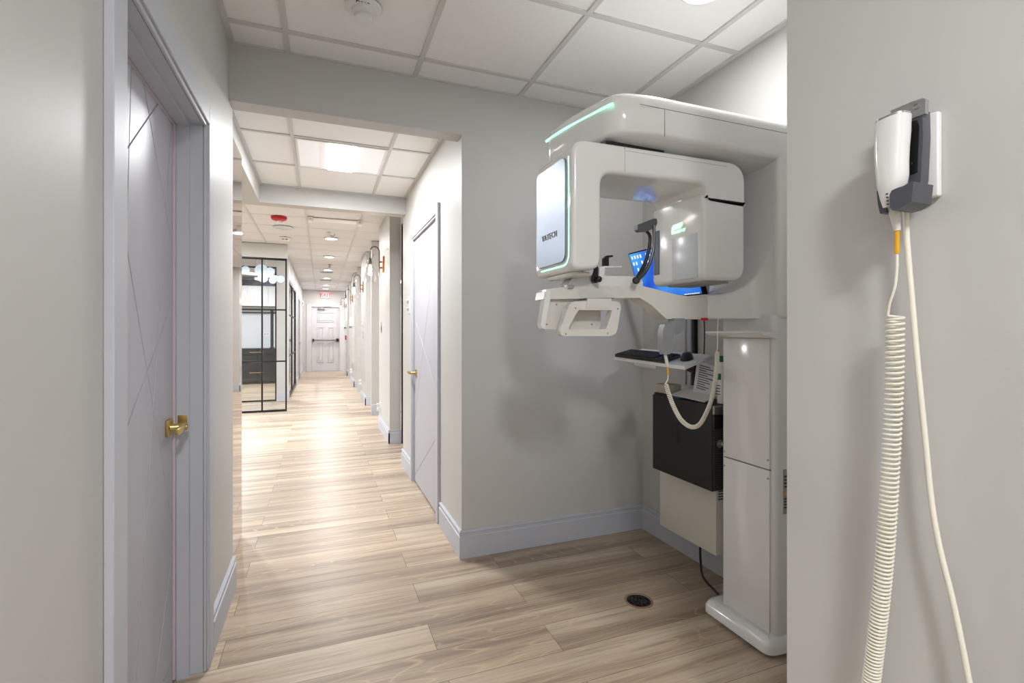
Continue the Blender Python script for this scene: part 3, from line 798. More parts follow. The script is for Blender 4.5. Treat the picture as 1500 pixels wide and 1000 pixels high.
e = wallplate('light_switch', 'slim grey switch plate below the thermostat on the second pillar', 'switch', 9.28, 1.19, h=0.13, w=0.05, col='ptfe'); box('rocker', (PX-0.009,9.27,1.16), (PX-0.0055,9.29,1.22), M['white'], e)
e = wallplate('hand_sanitizer', 'white dispenser with dark spout on the third pillar', 'dispenser', 12.5, 1.50, h=0.22, w=0.10, d=0.07); box('spout', (PX-0.08,12.47,1.345), (PX-0.02,12.53,1.388), M['cgrey'], e, bevel=0.004)
e = wallplate('hand_sanitizer', 'white dispenser with dark spout on the last pillar', 'dispenser', 15.3, 1.50, h=0.20, w=0.10, d=0.07); box('spout', (PX-0.08,15.27,1.355), (PX-0.02,15.33,1.398), M['cgrey'], e, bevel=0.004)
e = wallplate('fire_pull_station', 'small red fire pull station on the last pillar', 'fire alarm', 15.55, 1.09, h=0.13, w=0.10, d=0.04, col='red'); box('pull_bar', (PX-0.046,15.52,1.08), (PX-0.0405,15.58,1.10), M['white'], e)
e = thing('wall_speaker', 'small white wall device above the far left door', 'speaker', (LX,16.2,2.12)); box('body', (LX+0.0005,16.1,2.05), (LX+0.06,16.25,2.2), M['white'], e, bevel=0.01)
lathe('sensor_eye', [(0.02,0),(0.015,0.01)], (LX+0.04,16.1,2.12), M['cgrey'], e, axis=(0,-1,0), seg=14)

# ------------------------------------------------------------------ DENTAL SCANNER
sc = thing('dental_xray_scanner', 'large glossy white standing dental scanner with overhead arm and two rounded heads', 'dental scanner', (1.7,1.5,0))
W = M['gloss']
# column
col_poly = rounded([(1.60,1.385),(1.884,1.385),(1.884,1.645),(1.60,1.645)], [0.03,0.0,0.0,0.012], 6)
loft_plan('column', col_poly, [(0.05,0.0),(1.29,0.0)], W, sc)
bp_ = rounded([(1.55,1.365),(1.70,1.365-0.01),(1.885,1.355),(1.885,1.72),(1.60,1.72),(1.55,1.70)], [0.04,0,0,0,0.02,0.03], 5)
base = loft_plan('foot_plate', bp_, [(0.010,0.010),(0.018,0.0),(0.045,0.0),(0.062,0.012),(0.070,0.035)], W, sc)
for y in (1.43,1.63): lathe('screw', [(0.006,0.0),(0.006,0.004)], (1.578,y,0.062), M['ptfe'], base, seg=10)
loft_plan('rubber_foot', bp_, [(0.0,0.03),(0.012,0.03)], M['rubber'], sc)
# cover panels on the column front face
box('upper_cover', (1.594,1.402,0.70), (1.601,1.632,1.20), W, sc, bevel=0.0025, seg=2)
box('lower_cover', (1.594,1.402,0.075), (1.601,1.632,0.695), W, sc, bevel=0.0025, seg=2)
box('cover_gap', (1.5985,1.400,0.694), (1.6005,1.632,0.701), M['seam'], sc)
bm = bmesh.new()
for y, z in [(1.408,0.735),(1.626,0.72),(1.408,0.665),(1.626,0.66)]: addlathe(bm, [(0.0045,0),(0.004,0.0015)], (1.594,y,z), (-1,0,0), 10)
finish('cover_screw', bm, M['ptfe'], sc)
# sticker on the right face
st = box('rating_label', (1.645,1.3835,0.53), (1.70,1.3852,0.70), M['ptfe'], sc)
boxes('label_print', [((1.65,1.3828,0.67-0.013*k),(1.695,1.3836,0.676-0.013*k)) for k in range(4)]+[((1.65,1.3828,0.585-0.011*k),(1.68,1.3836,0.59-0.011*k)) for k in range(4)], M['black'], st)
prism('warning_mark', [(1.65,1.3826,0.60),(1.668,1.3826,0.60),(1.659,1.3826,0.616)], (0,0.001,0), M['yellow'], st)
# shelf on the column
prism('shelf', [(1.518,1.36,1.214),(1.601,1.36,1.200),(1.601,1.36,1.226),(1.508,1.36,1.228),(1.508,1.36,1.222)], (0,0.285,0), W, sc, bevel=0.002)
# carriage (upper moving column)
cp = rounded([(1.615,1.372),(1.884,1.372),(1.884,1.76),(1.615,1.76)], [0.03,0,0,0.06], 6)
loft_plan('carriage', cp, [(1.276,0.012),(1.282,0.004),(1.292,0.0),(1.985,0.0)], W, sc)
# carriage lower fairing flowing into the support arm
# overhead arm
ap = rounded([(1.882,1.372),(1.882,1.80),(0.90,1.80),(0.834,1.775),(0.852,1.62),(0.905,1.40),(1.03,1.372)], [0,0,0.05,0.03,0.1,0.07,0.06], 7)
arm = loft_plan('overhead_arm', ap, [(1.867,0.11),(1.869,0.085),(1.874,0.05),(1.882,0.020),(1.889,0.006),(1.898,0.001),(1.985,0.0),(2.005,0.004),(2.022,0.014),(2.030,0.028),(2.033,0.05)], W, sc)
# light strip round the tip of the arm
led = [(0.832,1.782),(0.836,1.74),(0.845,1.66),(0.857,1.60),(0.878,1.51),(0.893,1.44),(0.903,1.408)]
bm = bmesh.new(); P2 = smooth_path([(a,b_,0) for a, b_ in led], 4)
A = []
for p in P2: A.append((p.x,p.y))
N_ = len(A); top = []; 
for k,(a,b_) in enumerate(A):
    top.append([bm.verts.new((a-0.0015,b_-0.0015,1.979)), bm.verts.new((a-0.0015,b_-0.0015,1.985)), bm.verts.new((a+0.006,b_+0.004,1.985)), bm.verts.new((a+0.006,b_+0.004,1.979))])
for k in range(N_-1):
    for j in range(4): bm.faces.new((top[k][j],top[k][(j+1)%4],top[k+1][(j+1)%4],top[k+1][j]))
bm.faces.new(top[0]); bm.faces.new(top[-1][::-1])
finish('light_strip', bm, M['led'], arm)
boxes('panel_seam', [((0.985,1.3713,1.9775),(1.86,1.3725,1.979)), ((1.084,1.3713,1.885),(1.0855,1.3725,1.978))], M['seam'], arm)
# dark slot under the arm above the gantry
box('bearing_gap', (0.90,1.445,1.852), (1.14,1.70,1.872), M['black'], sc)
lathe('turntable', [(0.10,0),(0.10,0.03)], (1.25,1.60,1.845), M['black'], sc, seg=40)

# rotating gantry: bridge + two heads (one C-shaped body)
G0, G1 = 1.415, 1.715
def xz_loft(name, poly, y0, y1, m, parent, r=0.03, n=4):
    lay = []
    for k in range(n+1):
        a = (PI/2)*k/n; lay.append((y0+r-r*math.sin(a), r-r*math.cos(a)))
    lay = lay[::-1]
    lay = [(y0, r)] + [(y0+r*(1-math.cos(PI/2*k/n)), r*(1-math.sin(PI/2*k/n))) for k in range(1,n+1)]
    lay2 = [(y1-(h-y0), i) for h, i in lay[::-1]]
    return loft_plan(name, poly, lay+lay2, m, parent, conv=lambda u, v, h: (u, h, v))
# C body outline in xz (opening downward)
outer = rounded([(0.757,1.425),(0.757,1.852),(1.492,1.858),(1.492,1.694),(1.302,1.696),(1.302,1.762),(0.866,1.752),(0.866,1.432)], [0.03,0.055,0.10,0.002,0.006,0.07,0.045,0.04], 8)
def offset_poly(poly, d):
    P = [Vector(p) for p in poly]; N = len(P); area_ = sum(P[i].x*P[(i+1)%N].y-P[(i+1)%N].x*P[i].y for i in range(N)); sg = 1 if area_ > 0 else -1
    return [P[i] + Vector((-(P[(i+1)%N]-P[i-1]).normalized().y, (P[(i+1)%N]-P[i-1]).normalized().x))*sg*d for i in range(N)]
xz_loft('gantry_body', outer, G0, G1, W, sc, r=0.016)
g = sc.children[-1] if False else [o for o in sc.children if o.name.startswith('gantry_body')][0]
boxes('panel_seam', [((1.306,G0-0.0006,1.7050),(1.486,G0+0.0014,1.7066))], M['black'], g)
boxes('panel_line', [((0.96,G0-0.0003,1.835),(1.40,G0+0.001,1.8358)), ((0.955,G0-0.0003,1.765),(0.9558,G0+0.001,1.853))], M['seam'], g)
# tube head (right)
rh = rounded([(1.290,1.414),(1.4908,1.418),(1.4908,1.726),(1.290,1.726)], [0.03,0.055,0.004,0.004], 7)
xz_loft('tube_head', rh, G0+0.0015, G1-0.0015, W, sc, r=0.016)
th = [o for o in sc.children if o.name.startswith('tube_head')][0]
hp = box('access_panel', (1.2875,1.445,1.425), (1.2915,1.585,1.59), M['lightgrey'], th, bevel=0.0018, seg=2)
box('collimator_window', (1.2865,1.665,1.46), (1.2915,1.698,1.64), M['slate'], th, bevel=0.001, seg=1)
# leaf emblem and lettering on the tube head, facing the front (-x)
def yz(px, py): return onx(px, py, 1.288)
leaf = [(983.5,343),(984,334),(986,330),(992,328),(999,325),(999.5,329),(996,334),(989,336),(987,337),(986,343)]
prism('leaf_emblem', [(1.2893,)+tuple(yz(*p)) for p in leaf], (-0.0015,0,0), M['ledlogo'], th)
p0 = yz(995,338.5)
text('emblem_lettering', 'GREEN CT', (1.2885,p0[0],p0[1]), 0.0135, M['ledlogo'], th, (0,-1,0), (0,0,1), shear=0.2, bold=0.0003)
box('head_vent', (1.33,1.45,1.409), (1.44,1.66,1.4155), M['ptfe'], th)
# detector head (left): brushed plate on the front side, light strip around it
pl = rounded([(1.455,1.458),(1.685,1.458),(1.685,1.805),(1.455,1.805)], [0.035,0.03,0.03,0.03], 6)   # (y,z)
loft_plan('brushed_plate', pl, [(0.757,0.0),(0.752,0.0),(0.7505,0.0015)], M['brushed'], sc, conv=lambda u, v, h: (h, u, v))
bpl = [o for o in sc.children if o.name.startswith('brushed_plate')][0]
text('maker_lettering', 'VATECH', (0.7500,1.575,1.560), 0.029, M['seam'], bpl, (0,-1,0), (0,0,1), space=1.15)
lp = smooth_path([(0.7575,1.443,1.80),(0.7575,1.441,1.70),(0.7575,1.441,1.50),(0.7575,1.447,1.463),(0.7575,1.470,1.447),(0.7575,1.53,1.446),(0.7575,1.655,1.446)], 6)
tube('light_strip', lp, 0.0028, M['led'], sc, seg=8)
# underside detail of detector head
boxes('head_base', [((0.78,1.46,1.412),(0.85,1.66,1.428))], M['gloss2'], sc, bevel=0.006)

# patient support arm
G = M['gloss2']
def ony(px, py, y):
    F = 723.6; T = math.atan(280/F); u = (px-750)/F; v = (488-py)/F
    rx = math.sin(T)+u*math.cos(T); ry = math.cos(T)-u*math.sin(T); t = y/ry
    return (rx*t, y, 1.22+v*t)
YS = 1.52
prof = [ony(px,py,YS) for px, py in [(1066,436.5),(1034,435.5),(1013,434.5),(992,431.5),(971,426.5),(955,422),(942,419),(845,418),(803,423),(798,427),(796,438),(838,437.5),(937,436),(955,447),(976,467),(1066,467)]]
prism('support_arm', prof, (0,0.07,0), G, sc, bevel=0.004)
sa = [o for o in sc.children if o.name.startswith('support_arm')][0]
# fairing from carriage to arm: sections growing toward the carriage
secs = [(1.40,1.515,1.63,1.277,1.372),(1.47,1.51,1.64,1.277,1.375),(1.53,1.50,1.66,1.277,1.388),(1.57,1.485,1.68,1.277,1.412),(1.595,1.46,1.70,1.277,1.45),(1.610,1.43,1.72,1.277,1.51),(1.618,1.39,1.74,1.277,1.60)]
bm = bmesh.new(); rings = []
for (x_, ya, yb, za, zb) in secs:
    rings.append([bm.verts.new((x_,p[0],p[1])) for p in rounded([(ya,za),(yb,za),(yb,zb),(ya,zb)], [0.006,0.006,0.012,0.014], 4)])
for A, B in zip(rings, rings[1:]):
    for k in range(len(A)): bm.faces.new((A[k],A[(k+1)%len(A)],B[(k+1)%len(A)],B[k]))
bm.faces.new(rings[0]); bm.faces.new(rings[-1][::-1])
finish('arm_fairing', bm, W, sc, smooth=True)
# slanted panel and its white rim at the left end
q = [ony(px,py,YS+0.02) for px, py in [(803,437),(880,437),(880,478),(876,482),(800,482),(797,479)]]
prism('chin_panel', q, (0,0.02,0), G, sc, bevel=0.003)
q = [ony(px,py,YS-0.004) for px, py in [(800,424),(806,424),(806,438),(799,476),(799,482),(795,481),(792,475)]]
prism('panel_rim', q, (0,0.03,0), W, sc, bevel=0.003)
bm = bmesh.new()
for px, py in [(815,446),(801,475),(867,475)]: addlathe(bm, [(0.0035,0),(0.003,0.002)], ony(px,py,YS+0.02), (0,-1,0), 10)
finish('panel_screw', bm, M['ptfe'], sc)
# hand grip
YH = 1.47
def r2(pts, rad): return [ony(a,b_,YH) for a, b_ in rounded(pts, rad, 5)]
o_ = r2([(835,441),(911,441),(903,492),(818,492)], 11); i_ = r2([(847,454),(897,454),(888,482),(832,482)], 3)
ring_prism('hand_grip', o_, i_, (0,0.03,0), G, sc, bevel=0.006, seg=3)
hg = [o for o in sc.children if o.name.startswith('hand_grip')][0]
bm = bmesh.new()
for px, py in [(843,451),(905,452),(829,489),(890,488)]: addlathe(bm, [(0.003,0),(0.0025,0.002)], ony(px,py,YH), (0,-1,0), 10)
finish('grip_screw', bm, M['ptfe'], hg)
prism('grip_bracket', [ony(px,py,YH-0.002) for px, py in [(861,437),(896,437),(893,451),(858,451)]], (0,0.06,0), G, sc, bevel=0.003)
prism('grip_slot', [ony(px,py,YH+0.0) for px, py in [(857,436.5),(900,436),(896,438.5),(860,438.5)]], (0,0.05,0), M['seam'], sc)
# chin rest block with latch
prism('chin_rest', [ony(px,py,1.525) for px, py in [(829,418),(838,408),(862,403),(940,405),(942,420)]], (0,0.06,0), W, sc, bevel=0.003)
prism('chin_latch', [ony(px,py,1.512) for px, py in [(830,417),(842,417),(840,422),(832,422)]], (0,0.02,0), M['chrome'], sc, bevel=0.001)
prism('bite_post', [ony(px,py,1.50) for px, py in [(877,406),(878,391),(885,389.5),(911,389.5),(911,391),(886,392),(885,406)]], (0,0.03,0), W, sc, bevel=0.0015)
bb = prism('bite_block', [ony(px,py,1.51) for px, py in [(884,389.5),(884.5,378),(889,374),(898,373.5),(898,376),(892,377),(892,389.5)]], (0,0.012,0), M['black'], sc, bevel=0.001)
# temple supports: black curved arms
k = prism('temple_arm', [ony(px,py,1.50) for px, py in [(869.5,411),(870,404),(873,396),(874.5,364),(876,368),(876,404),(876,414),(872,414)]], (0,0.018,0), M['black'], sc, bevel=0.002)
lathe('temple_knob', [(0.010,0),(0.011,0.012),(0.008,0.016)], ony(874,409,1.495), M['black'], sc, axis=(0.6,-1,0), seg=16)
prism('temple_pad', [ony(px,py,1.50) for px, py in [(875,311),(878,312),(879.5,317),(878,322),(875,323)]], (0,0.03,0), M['black'], sc, bevel=0.001)
cpts = smooth_path([ony(px,py,1.53) for px, py in [(929,412),(937,401),(945,385),(950,366),(952,347),(947,338)]], 6)
tube('temple_arm', cpts, lambda t: 0.0085-0.003*t, M['black'], sc, seg=10)
cpts = smooth_path([ony(px,py,1.50) for px, py in [(930,411),(941,403),(951,387),(957,365),(958,342),(958,330)]], 6)
tube('temple_arm', cpts, lambda t: 0.0075-0.002*t, M['gun'], sc, seg=10)
prism('temple_pad', [ony(px,py,1.50) for px, py in [(934,329),(945,325),(957,320),(962,320),(963,327),(960,333),(950,338),(938,339),(934,336)]], (0,0.022,0), M['hgrey'], sc, bevel=0.004)
lathe('temple_knob', [(0.012,0),(0.013,0.014),(0.009,0.018)], ony(931,411,1.49), M['black'], sc, axis=(-0.5,-1,0), seg=16)
# emergency stop
lathe('emergency_button', [(0.013,0),(0.014,-0.006),(0.012,-0.01)], (1.372,1.50,1.279), M['red'], sc, seg=18)
# grey handset clip under the arm and its handset, coiled lead
prism('handset_clip', [ony(px,py,1.50) for px, py in [(989,466),(1003,466),(1003,477),(998,487),(990,490),(981,489),(981,482),(988,480)]], (0,0.04,0), M['cgrey'], sc, bevel=0.004)
hs = tag(prism('exposure_handset', [ony(px,py,1.485) for px, py in [(974,475),(980,473.5),(986,476),(987,500),(985,516),(980,519),(974,519),(971,505),(971,485)]], (0,0.03,0), M['cgrey'], None, bevel=0.007), 'grey hand switch hooked under the scanner arm with a looping coiled lead', 'hand switch')
hs_e = hs
tube('strain_relief', [ony(974.5,519,1.50),ony(978,536,1.50)], 0.006, M['cream2'], hs_e, seg=10)
tube('sleeve', [ony(978,538,1.50),ony(978.5,549,1.50)], 0.0035, M['yellow'], hs_e, seg=8)

def coil(name, path, R, r, turns, m, parent, seg=6, per=12, lead_in=None, lead_out=None):
    """helix around a path (list of points)"""
    P = smooth_path(path, 12); L_ = [0]
    for a, b_ in zip(P, P[1:]): L_.append(L_[-1]+(b_-a).length)
    tot = L_[-1]; n = int(turns*per); out = []; j = 0
    nr = Vector((0,1,0))
    for i in range(n+1):
        f = i/n; s = (f if not callable(turns) else f)*tot
        f2 = (f*0.72+0.28*(1-(1-f)**2)) ; s = f2*tot
        while j < len(L_)-2 and L_[j+1] < s: j += 1
        t = (s-L_[j])/max(1e-9, L_[j+1]-L_[j]); p = P[j].lerp(P[j+1], t)
        T_ = (P[min(j+1,len(P)-1)]-P[max(j-1,0)]).normalized()
        nr = (nr-T_*nr.dot(T_)).normalized(); bn = T_.cross(nr); a = 2*PI*i/per
        out.append(p+(nr*math.cos(a)+bn*math.sin(a))*R)
    if lead_in: out = smooth_path(list(lead_in)+[out[0]], 6)[:-1]+out
    if lead_out: out = out+smooth_path([out[-1]]+list(lead_out), 6)[1:]
    bm = bmesh.new(); addtube(bm, out, r, seg); return finish(name, bm, m, parent, smooth=True)
y5 = 1.50
loop = [ony(px,py,y5) for px, py in [(975.5,563),(980,578),(987,596),(998,615),(1012,625),(1024,622),(1034,606),(1042,585),(1047,560),(1050,535),(1050.5,516)]]
coil('coiled_lead', loop, 0.0068, 0.0021, 95, M['cream'], hs_e, per=10, lead_in=[ony(978.5,549,y5),ony(978,556,y5),ony(975,561,y5)], lead_out=[ony(1051,508,y5),ony(1051,485,y5),ony(1052,466,y5)])

# ------------------------------------------------------------------ computer corner of the alcove
# wall rail
e = thing('mounting_rail', 'upright aluminium mounting rail with black edge on the alcove wall', 'rail', (1.87,2.15,1.2))
boxes('track', [((1.868,2.135,0.94),(1.888,2.195,1.62)), ((1.862,2.14,0.94),(1.868,2.15,1.62)), ((1.862,2.18,0.94),(1.868,2.19,1.62))], M['alu'], e)
box('track_edge', (1.864,2.115,0.94), (1.888,2.133,1.62), M['black'], e)
# monitor
mo = thing('computer_monitor', 'computer monitor with blue desktop behind the scanner, tilted on a wall mount', 'monitor', (1.75,2.18,1.42))
A0 = Vector((1.66,1.925,1.680)); A1 = Vector((1.66,2.425,1.680)); B0 = Vector((1.755,1.925,1.402)); B1 = Vector((1.755,2.425,1.402))
nrm = (A1-A0).cross(B0-A0).normalized()
if nrm.x > 0: nrm = -nrm
bk = -nrm
def quad(name, a, b_, c, d, off, th, m, parent, bevel=0):
    return prism(name, [a+nrm*off, b_+nrm*off, c+nrm*off, d+nrm*off], bk*th, m, parent, bevel=bevel)
casem = quad('monitor_case', A0, A1, B1, B0, 0, 0.03, M['black'], mo, 0.003)
dn = (B0-A0).normalized(); rt = Vector((0,1,0))
s_ = quad('screen', A0+dn*0.006+rt*0.006, A1+dn*0.006-rt*0.006, B1-dn*0.016-rt*0.006, B0-dn*0.016+rt*0.006, 0.001, 0.0012, M['screen'], casem)
bm = bmesh.new()
for (r_, cidx) in [(0,0),(0,1),(0,2),(0,3),(0,5),(0,6),(1,0),(1,1),(1,3),(1,5),(2,1),(2,3),(2,4),(3,1),(4,1)]:
    p = A1 - rt*(0.022+0.026*cidx) + dn*(0.020+0.036*r_) + nrm*0.0012
    addprism(bm, [p, p-rt*0.012, p-rt*0.012+dn*0.018, p+dn*0.018], nrm*0.0006)
finish('desktop_icon', bm, M['icon'], s_)
bm = bmesh.new()
p = B0 + rt*0.02 - dn*0.022 + nrm*0.0012
for k in range(8): addprism(bm, [p+rt*(0.014*k), p+rt*(0.014*k+0.009), p+rt*(0.014*k+0.009)+dn*0.005, p+rt*(0.014*k)+dn*0.005], nrm*0.0005)
finish('taskbar_icon', bm, M['icon'], s_)
mid = (A0+B1)/2+bk*0.03
box('mount_plate', (mid.x-0.005,mid.y-0.05,mid.z-0.05), (mid.x+0.03,mid.y+0.05,mid.z+0.05), M['black'], mo, bevel=0.003)
box('mount_arm', (mid.x+0.02,2.145,mid.z-0.02), (1.862,2.175,mid.z+0.02), M['black'], mo, bevel=0.003)
tube('power_cable', smooth_path([(1.80,2.0,1.42),(1.81,1.99,1.36),(1.82,1.99,1.22),(1.84,2.02,1.05),(1.86,2.06,0.95)],6), 0.003, M['black'], mo, seg=6)
# keyboard tray
kt = thing('keyboard_tray', 'white keyboard tray held out from the wall rail', 'keyboard tray', (1.56,2.0,1.09))
def onp(px, py, pl=None):  # point of the tray plane through 3 corners
    pass
T1 = Vector((1.408,1.653,1.082)); T2 = Vector((1.44,2.235,1.095)); T3 = Vector((1.69,1.80,1.119)); T4 = Vector((1.722,2.377,1.132))
tn = (T2-T1).cross(T3-T1).normalized(); tn = tn if tn.z > 0 else -tn
prism('tray_board', [T1,T3,T4,T2], -tn*0.014, M['white'], kt, bevel=0.002)
def tp(a, b_, h=0.0): return T1 + (T2-T1)*a + (T3-T1)*b_ + tn*h   # a along the width, b away from the user
prism('tray_handle', [tp(0.35,-0.01,-0.012),tp(0.66,-0.01,-0.012),tp(0.66,0.02,-0.02),tp(0.35,0.02,-0.02)], -tn*0.012, M['lightgrey'], kt, bevel=0.003)
prism('tray_bracket', [tp(0.55,0.98,-0.016),tp(0.66,0.98,-0.016),tp(0.66,0.4,-0.016),tp(0.55,0.4,-0.016)], -tn*0.018, M['alu'], kt, bevel=0.002)
boxes('bracket_arm', [((1.69,2.14,1.08),(1.866,2.18,1.11))], M['alu'], kt)
lathe('tilt_knob', [(0.010,0),(0.012,0.02),(0.009,0.03)], tp(0.05,0.25,-0.028), M['black'], kt, axis=(0,-1,0), seg=14)
# keyboard
kb = thing('computer_keyboard', 'black keyboard on the white tray', 'keyboard', tuple(tp(0.6,0.5,0.0)))
def kp(a, b_, h): return tp(0.245+0.745*a, 0.03+0.55*b_, h)
prism('keyboard_case', [kp(0,0,0.001),kp(1,0,0.001),kp(1,1,0.001),kp(0,1,0.001)], tn*0.014, M['black'], kb, bevel=0.003)
bm = bmesh.new()
for r_ in range(6):
    n_ = 21
    for c_ in range(n_):
        a0 = 0.02+0.96*c_/n_; a1 = a0+0.96/n_*0.82; b0 = 0.06+0.9*r_/6; b1 = b0+0.9/6*0.8
        if c_ in (3,) : continue
        addprism(bm, [kp(a0,b0,0.0148),kp(a1,b0,0.0148),kp(a1,b1,0.0148),kp(a0,b1,0.0148)], tn*0.004)
ks = finish('keys', bm, M['blackm'], kb, bevel=0.0008, seg=1)
# mouse
ms = thing('computer_mouse', 'black mouse beside the keyboard on the tray', 'mouse', tuple(tp(0.13,0.45,0.0)))
bm = bmesh.new(); c0 = tp(0.13,0.47,0.001)
ax = (T3-T1).normalized(); ay = (T2-T1).normalized(); rings = []
for i in range(9):
    ph = (PI/2)*i/8; rr = math.cos(ph); hh = math.sin(ph)
    rings.append([bm.verts.new(c0 + ax*(0.055*max(rr,0.02)**0.7*math.cos(2*PI*k/24)) + ay*(0.032*max(rr,0.02)**0.7*math.sin(2*PI*k/24)) + tn*(0.033*hh)) for k in range(24)])
for A_, B_ in zip(rings, rings[1:]):
    for k in range(24): bm.faces.new((A_[k],A_[(k+1)%24],B_[(k+1)%24],B_[k]))
bm.faces.new(rings[0][::-1]); bm.faces.new(rings[-1])
finish('mouse_shell', bm, M['black'], ms, smooth=True)
lathe('scroll_wheel', [(0.008,-0.003),(0.009,0),(0.008,0.003)], c0-ax*0.03+tn*0.026, M['gun'], ms, axis=tuple(ay), seg=16)

# white cabinet on the wall + computer above
e = thing('wall_box', 'cream metal box fixed low on the alcove wall under the black computer', 'box', (1.8,1.98,0.19))
box('case', (1.70,1.785,0.192), (1.872,2.19,0.518), M['cream2'], e, bevel=0.002, seg=2)
lb = box('rating_label', (1.705,1.7835,0.44), (1.80,1.7852,0.515), M['paper'], e); boxes('label_print', [((1.71,1.7828,0.45+0.012*k),(1.78,1.7837,0.456+0.012*k)) for k in range(5)], M['ink'], lb)
e = thing('computer_tower', 'black computer tower hung on the alcove wall under the keyboard tray', 'computer', (1.7,1.9,0.52))
box('case', (1.60,1.705,0.524), (1.775,2.12,0.905), M['blackm'], e, bevel=0.003, seg=2)
box('front_grille', (1.603,1.697,0.53), (1.772,1.705,0.80), M['honey'], e, bevel=0.002, seg=1)
box('front_top', (1.603,1.695,0.80), (1.772,1.705,0.862), M['black'], e, bevel=0.002, seg=1)
box('front_handle', (1.601,1.692,0.863), (1.774,1.705,0.903), M['steel'], e, bevel=0.003, seg=1)
ring = lathe('front_badge', [(0.018,0),(0.018,0.003),(0.014,0.003),(0.014,0.001)], (1.635,1.6965,0.735), M['chrome'], e, axis=(0,-1,0), seg=24)
text('badge_lettering', 'DELL', (1.635,1.6945,0.735), 0.012, M['chrome'], ring, (1,0,0), (0,0,1), bold=0.0003)
boxes('case_groove', [((1.5985,1.93,0.69),(1.6005,1.935,0.77)), ((1.5985,1.915,0.69),(1.6005,1.92,0.77))], M['black'], e)
boxes('rear_port', [((1.61,2.1205,0.83),(1.66,2.128,0.85)), ((1.61,2.1205,0.79),(1.63,2.126,0.81))], M['steel'], e)
tg = tube('power_cable', smooth_path([(1.78,1.97,0.19),(1.77,1.965,0.14),(1.76,1.95,0.08),(1.74,1.91,0.03),(1.72,1.80,0.012),(1.70,1.73,0.006)],6), 0.0055, M['black'], None, seg=8)
tag(tg, 'black power cable dropping from the cream wall box to the floor behind the column', 'cable')
# things on top of the computer
zt = 0.906
pc = bmesh.new()
row = [((1.66,1.80),0.0),((1.66,1.865),0.0)]
prof = [(1.755,0.004),(1.80,0.012),(1.86,0.020),(1.93,0.018),(2.02,0.012)]
# envelope: bent sheet leaning up toward the scanner column
def sheet(name, pts0, pts1, th, m, parent=None):
    bm = bmesh.new(); n = len(pts0)
    R = [[bm.verts.new(Vector(p)) for p in pts0], [bm.verts.new(Vector(p)) for p in pts1], [bm.verts.new(Vector(p)+Vector((-th*0.5,0,th))) for p in pts1], [bm.verts.new(Vector(p)+Vector((-th*0.5,0,th))) for p in pts0]]
    for j in range(4):
        A_ = R[j]; B_ = R[(j+1)%4]
        for k in range(n-1): bm.faces.new((A_[k],A_[k+1],B_[k+1],B_[k]))
    bm.faces.new([R[j][0] for j in range(4)]); bm.faces.new([R[3-j][-1] for j in range(4)])
    return finish(name, bm, m, parent, smooth=True)
a_ = [onx(px,py,1.615) for px, py in [(988,575),(1000,582),(1018,589),(1044,594)]]
fr = smooth_path([(1.61,p[0],max(p[1],zt)) for p in [(2.0,0.915),(1.93,0.914),(1.85,0.912),(1.762,0.908)]], 4)
bk_ = smooth_path([(1.685,2.00,0.932),(1.70,1.93,0.945),(1.71,1.86,0.95),(1.715,1.765,0.945)], 4)
env = tag(empty('paper_envelope', (1.66,1.86,zt)), 'creased white paper envelope lying open on top of the black computer', 'envelope')
sheet('envelope_body', fr, bk_, 0.003, M['paper'], env)
# upright printed flap
u0 = onx(1010,570,1.66); u1 = onx(1020,535,1.70); u2 = onx(1046,546,1.70); u3 = onx(1040,592,1.66)
fl = prism('printed_sheet', [(1.672,1.905,0.935),(1.715,1.925,1.090),(1.715,1.80,1.062),(1.672,1.785,0.935)], (0.002,0,0), M['paper'], env)
bm = bmesh.new()
for k in range(11):
    f = 0.16+0.07*k
    x = 1.672+0.043*f-0.0005; z = 0.935+0.150*f; y0_ = 1.905+0.018*f
    ln = [0.06,0.09,0.05,0.08,0.07,0.11,0.06,0.10,0.05,0.09,0.07][k]
    addprism(bm, [(x,y0_-0.02,z),(x,y0_-0.02-ln,z-0.012*ln/0.1),(x+0.001,y0_-0.02-ln,z-0.012*ln/0.1+0.0035),(x+0.001,y0_-0.02,z+0.0035)], (-0.0008,0,0))
finish('printing', bm, M['ink'], fl)
e = thing('wipes_container', 'white tub with green bands standing on the computer beside the column', 'container', (1.69,1.73,zt))
def rbox(name, x0, x1, y0, y1, z0, z1, m, parent, r=0.02):
    return loft_plan(name, rounded([(x0,y0),(x1,y0),(x1,y1),(x0,y1)], r, 5), [(z0,0),(z1,0)], m, parent)
# stands behind the printed sheet
ct = rbox('tub', 1.662, 1.712, 1.710, 1.750, zt, 1.10, M['white'], e)
rbox('green_band', 1.6612, 1.7128, 1.7112, 1.7528, 1.012, 1.040, M['green'], e)
rbox('lid', 1.6605, 1.7135, 1.7105, 1.7535, 1.092, 1.118, M['green'], e)
bm = bmesh.new()
addlathe(bm, [(0.008,0),(0.007,0.001)], (1.6617,1.745,1.062), (-1,0,0), 6)
finish('hazard_mark', bm, M['yellow'], e); boxes('label_print', [((1.6607,1.722,0.945+0.013*k),(1.6622,1.748,0.949+0.013*k)) for k in range(4)], M['ink'], e)
e = thing('card_box', 'small greyish box on the far end of the black computer', 'box', (1.66,2.05,zt))
box('carton', (1.62,2.02,zt), (1.70,2.115,zt+0.055), M['box'], e, bevel=0.002, seg=1); box('carton_base', (1.61,2.01,zt-0.001), (1.71,2.118,zt+0.010), M['blackm'], e)
e = tag(box('leaflet', (1.612,1.93,zt), (1.70,2.005,zt+0.004), M['blue']), 'blue and white leaflet under the paper envelope', 'leaflet')

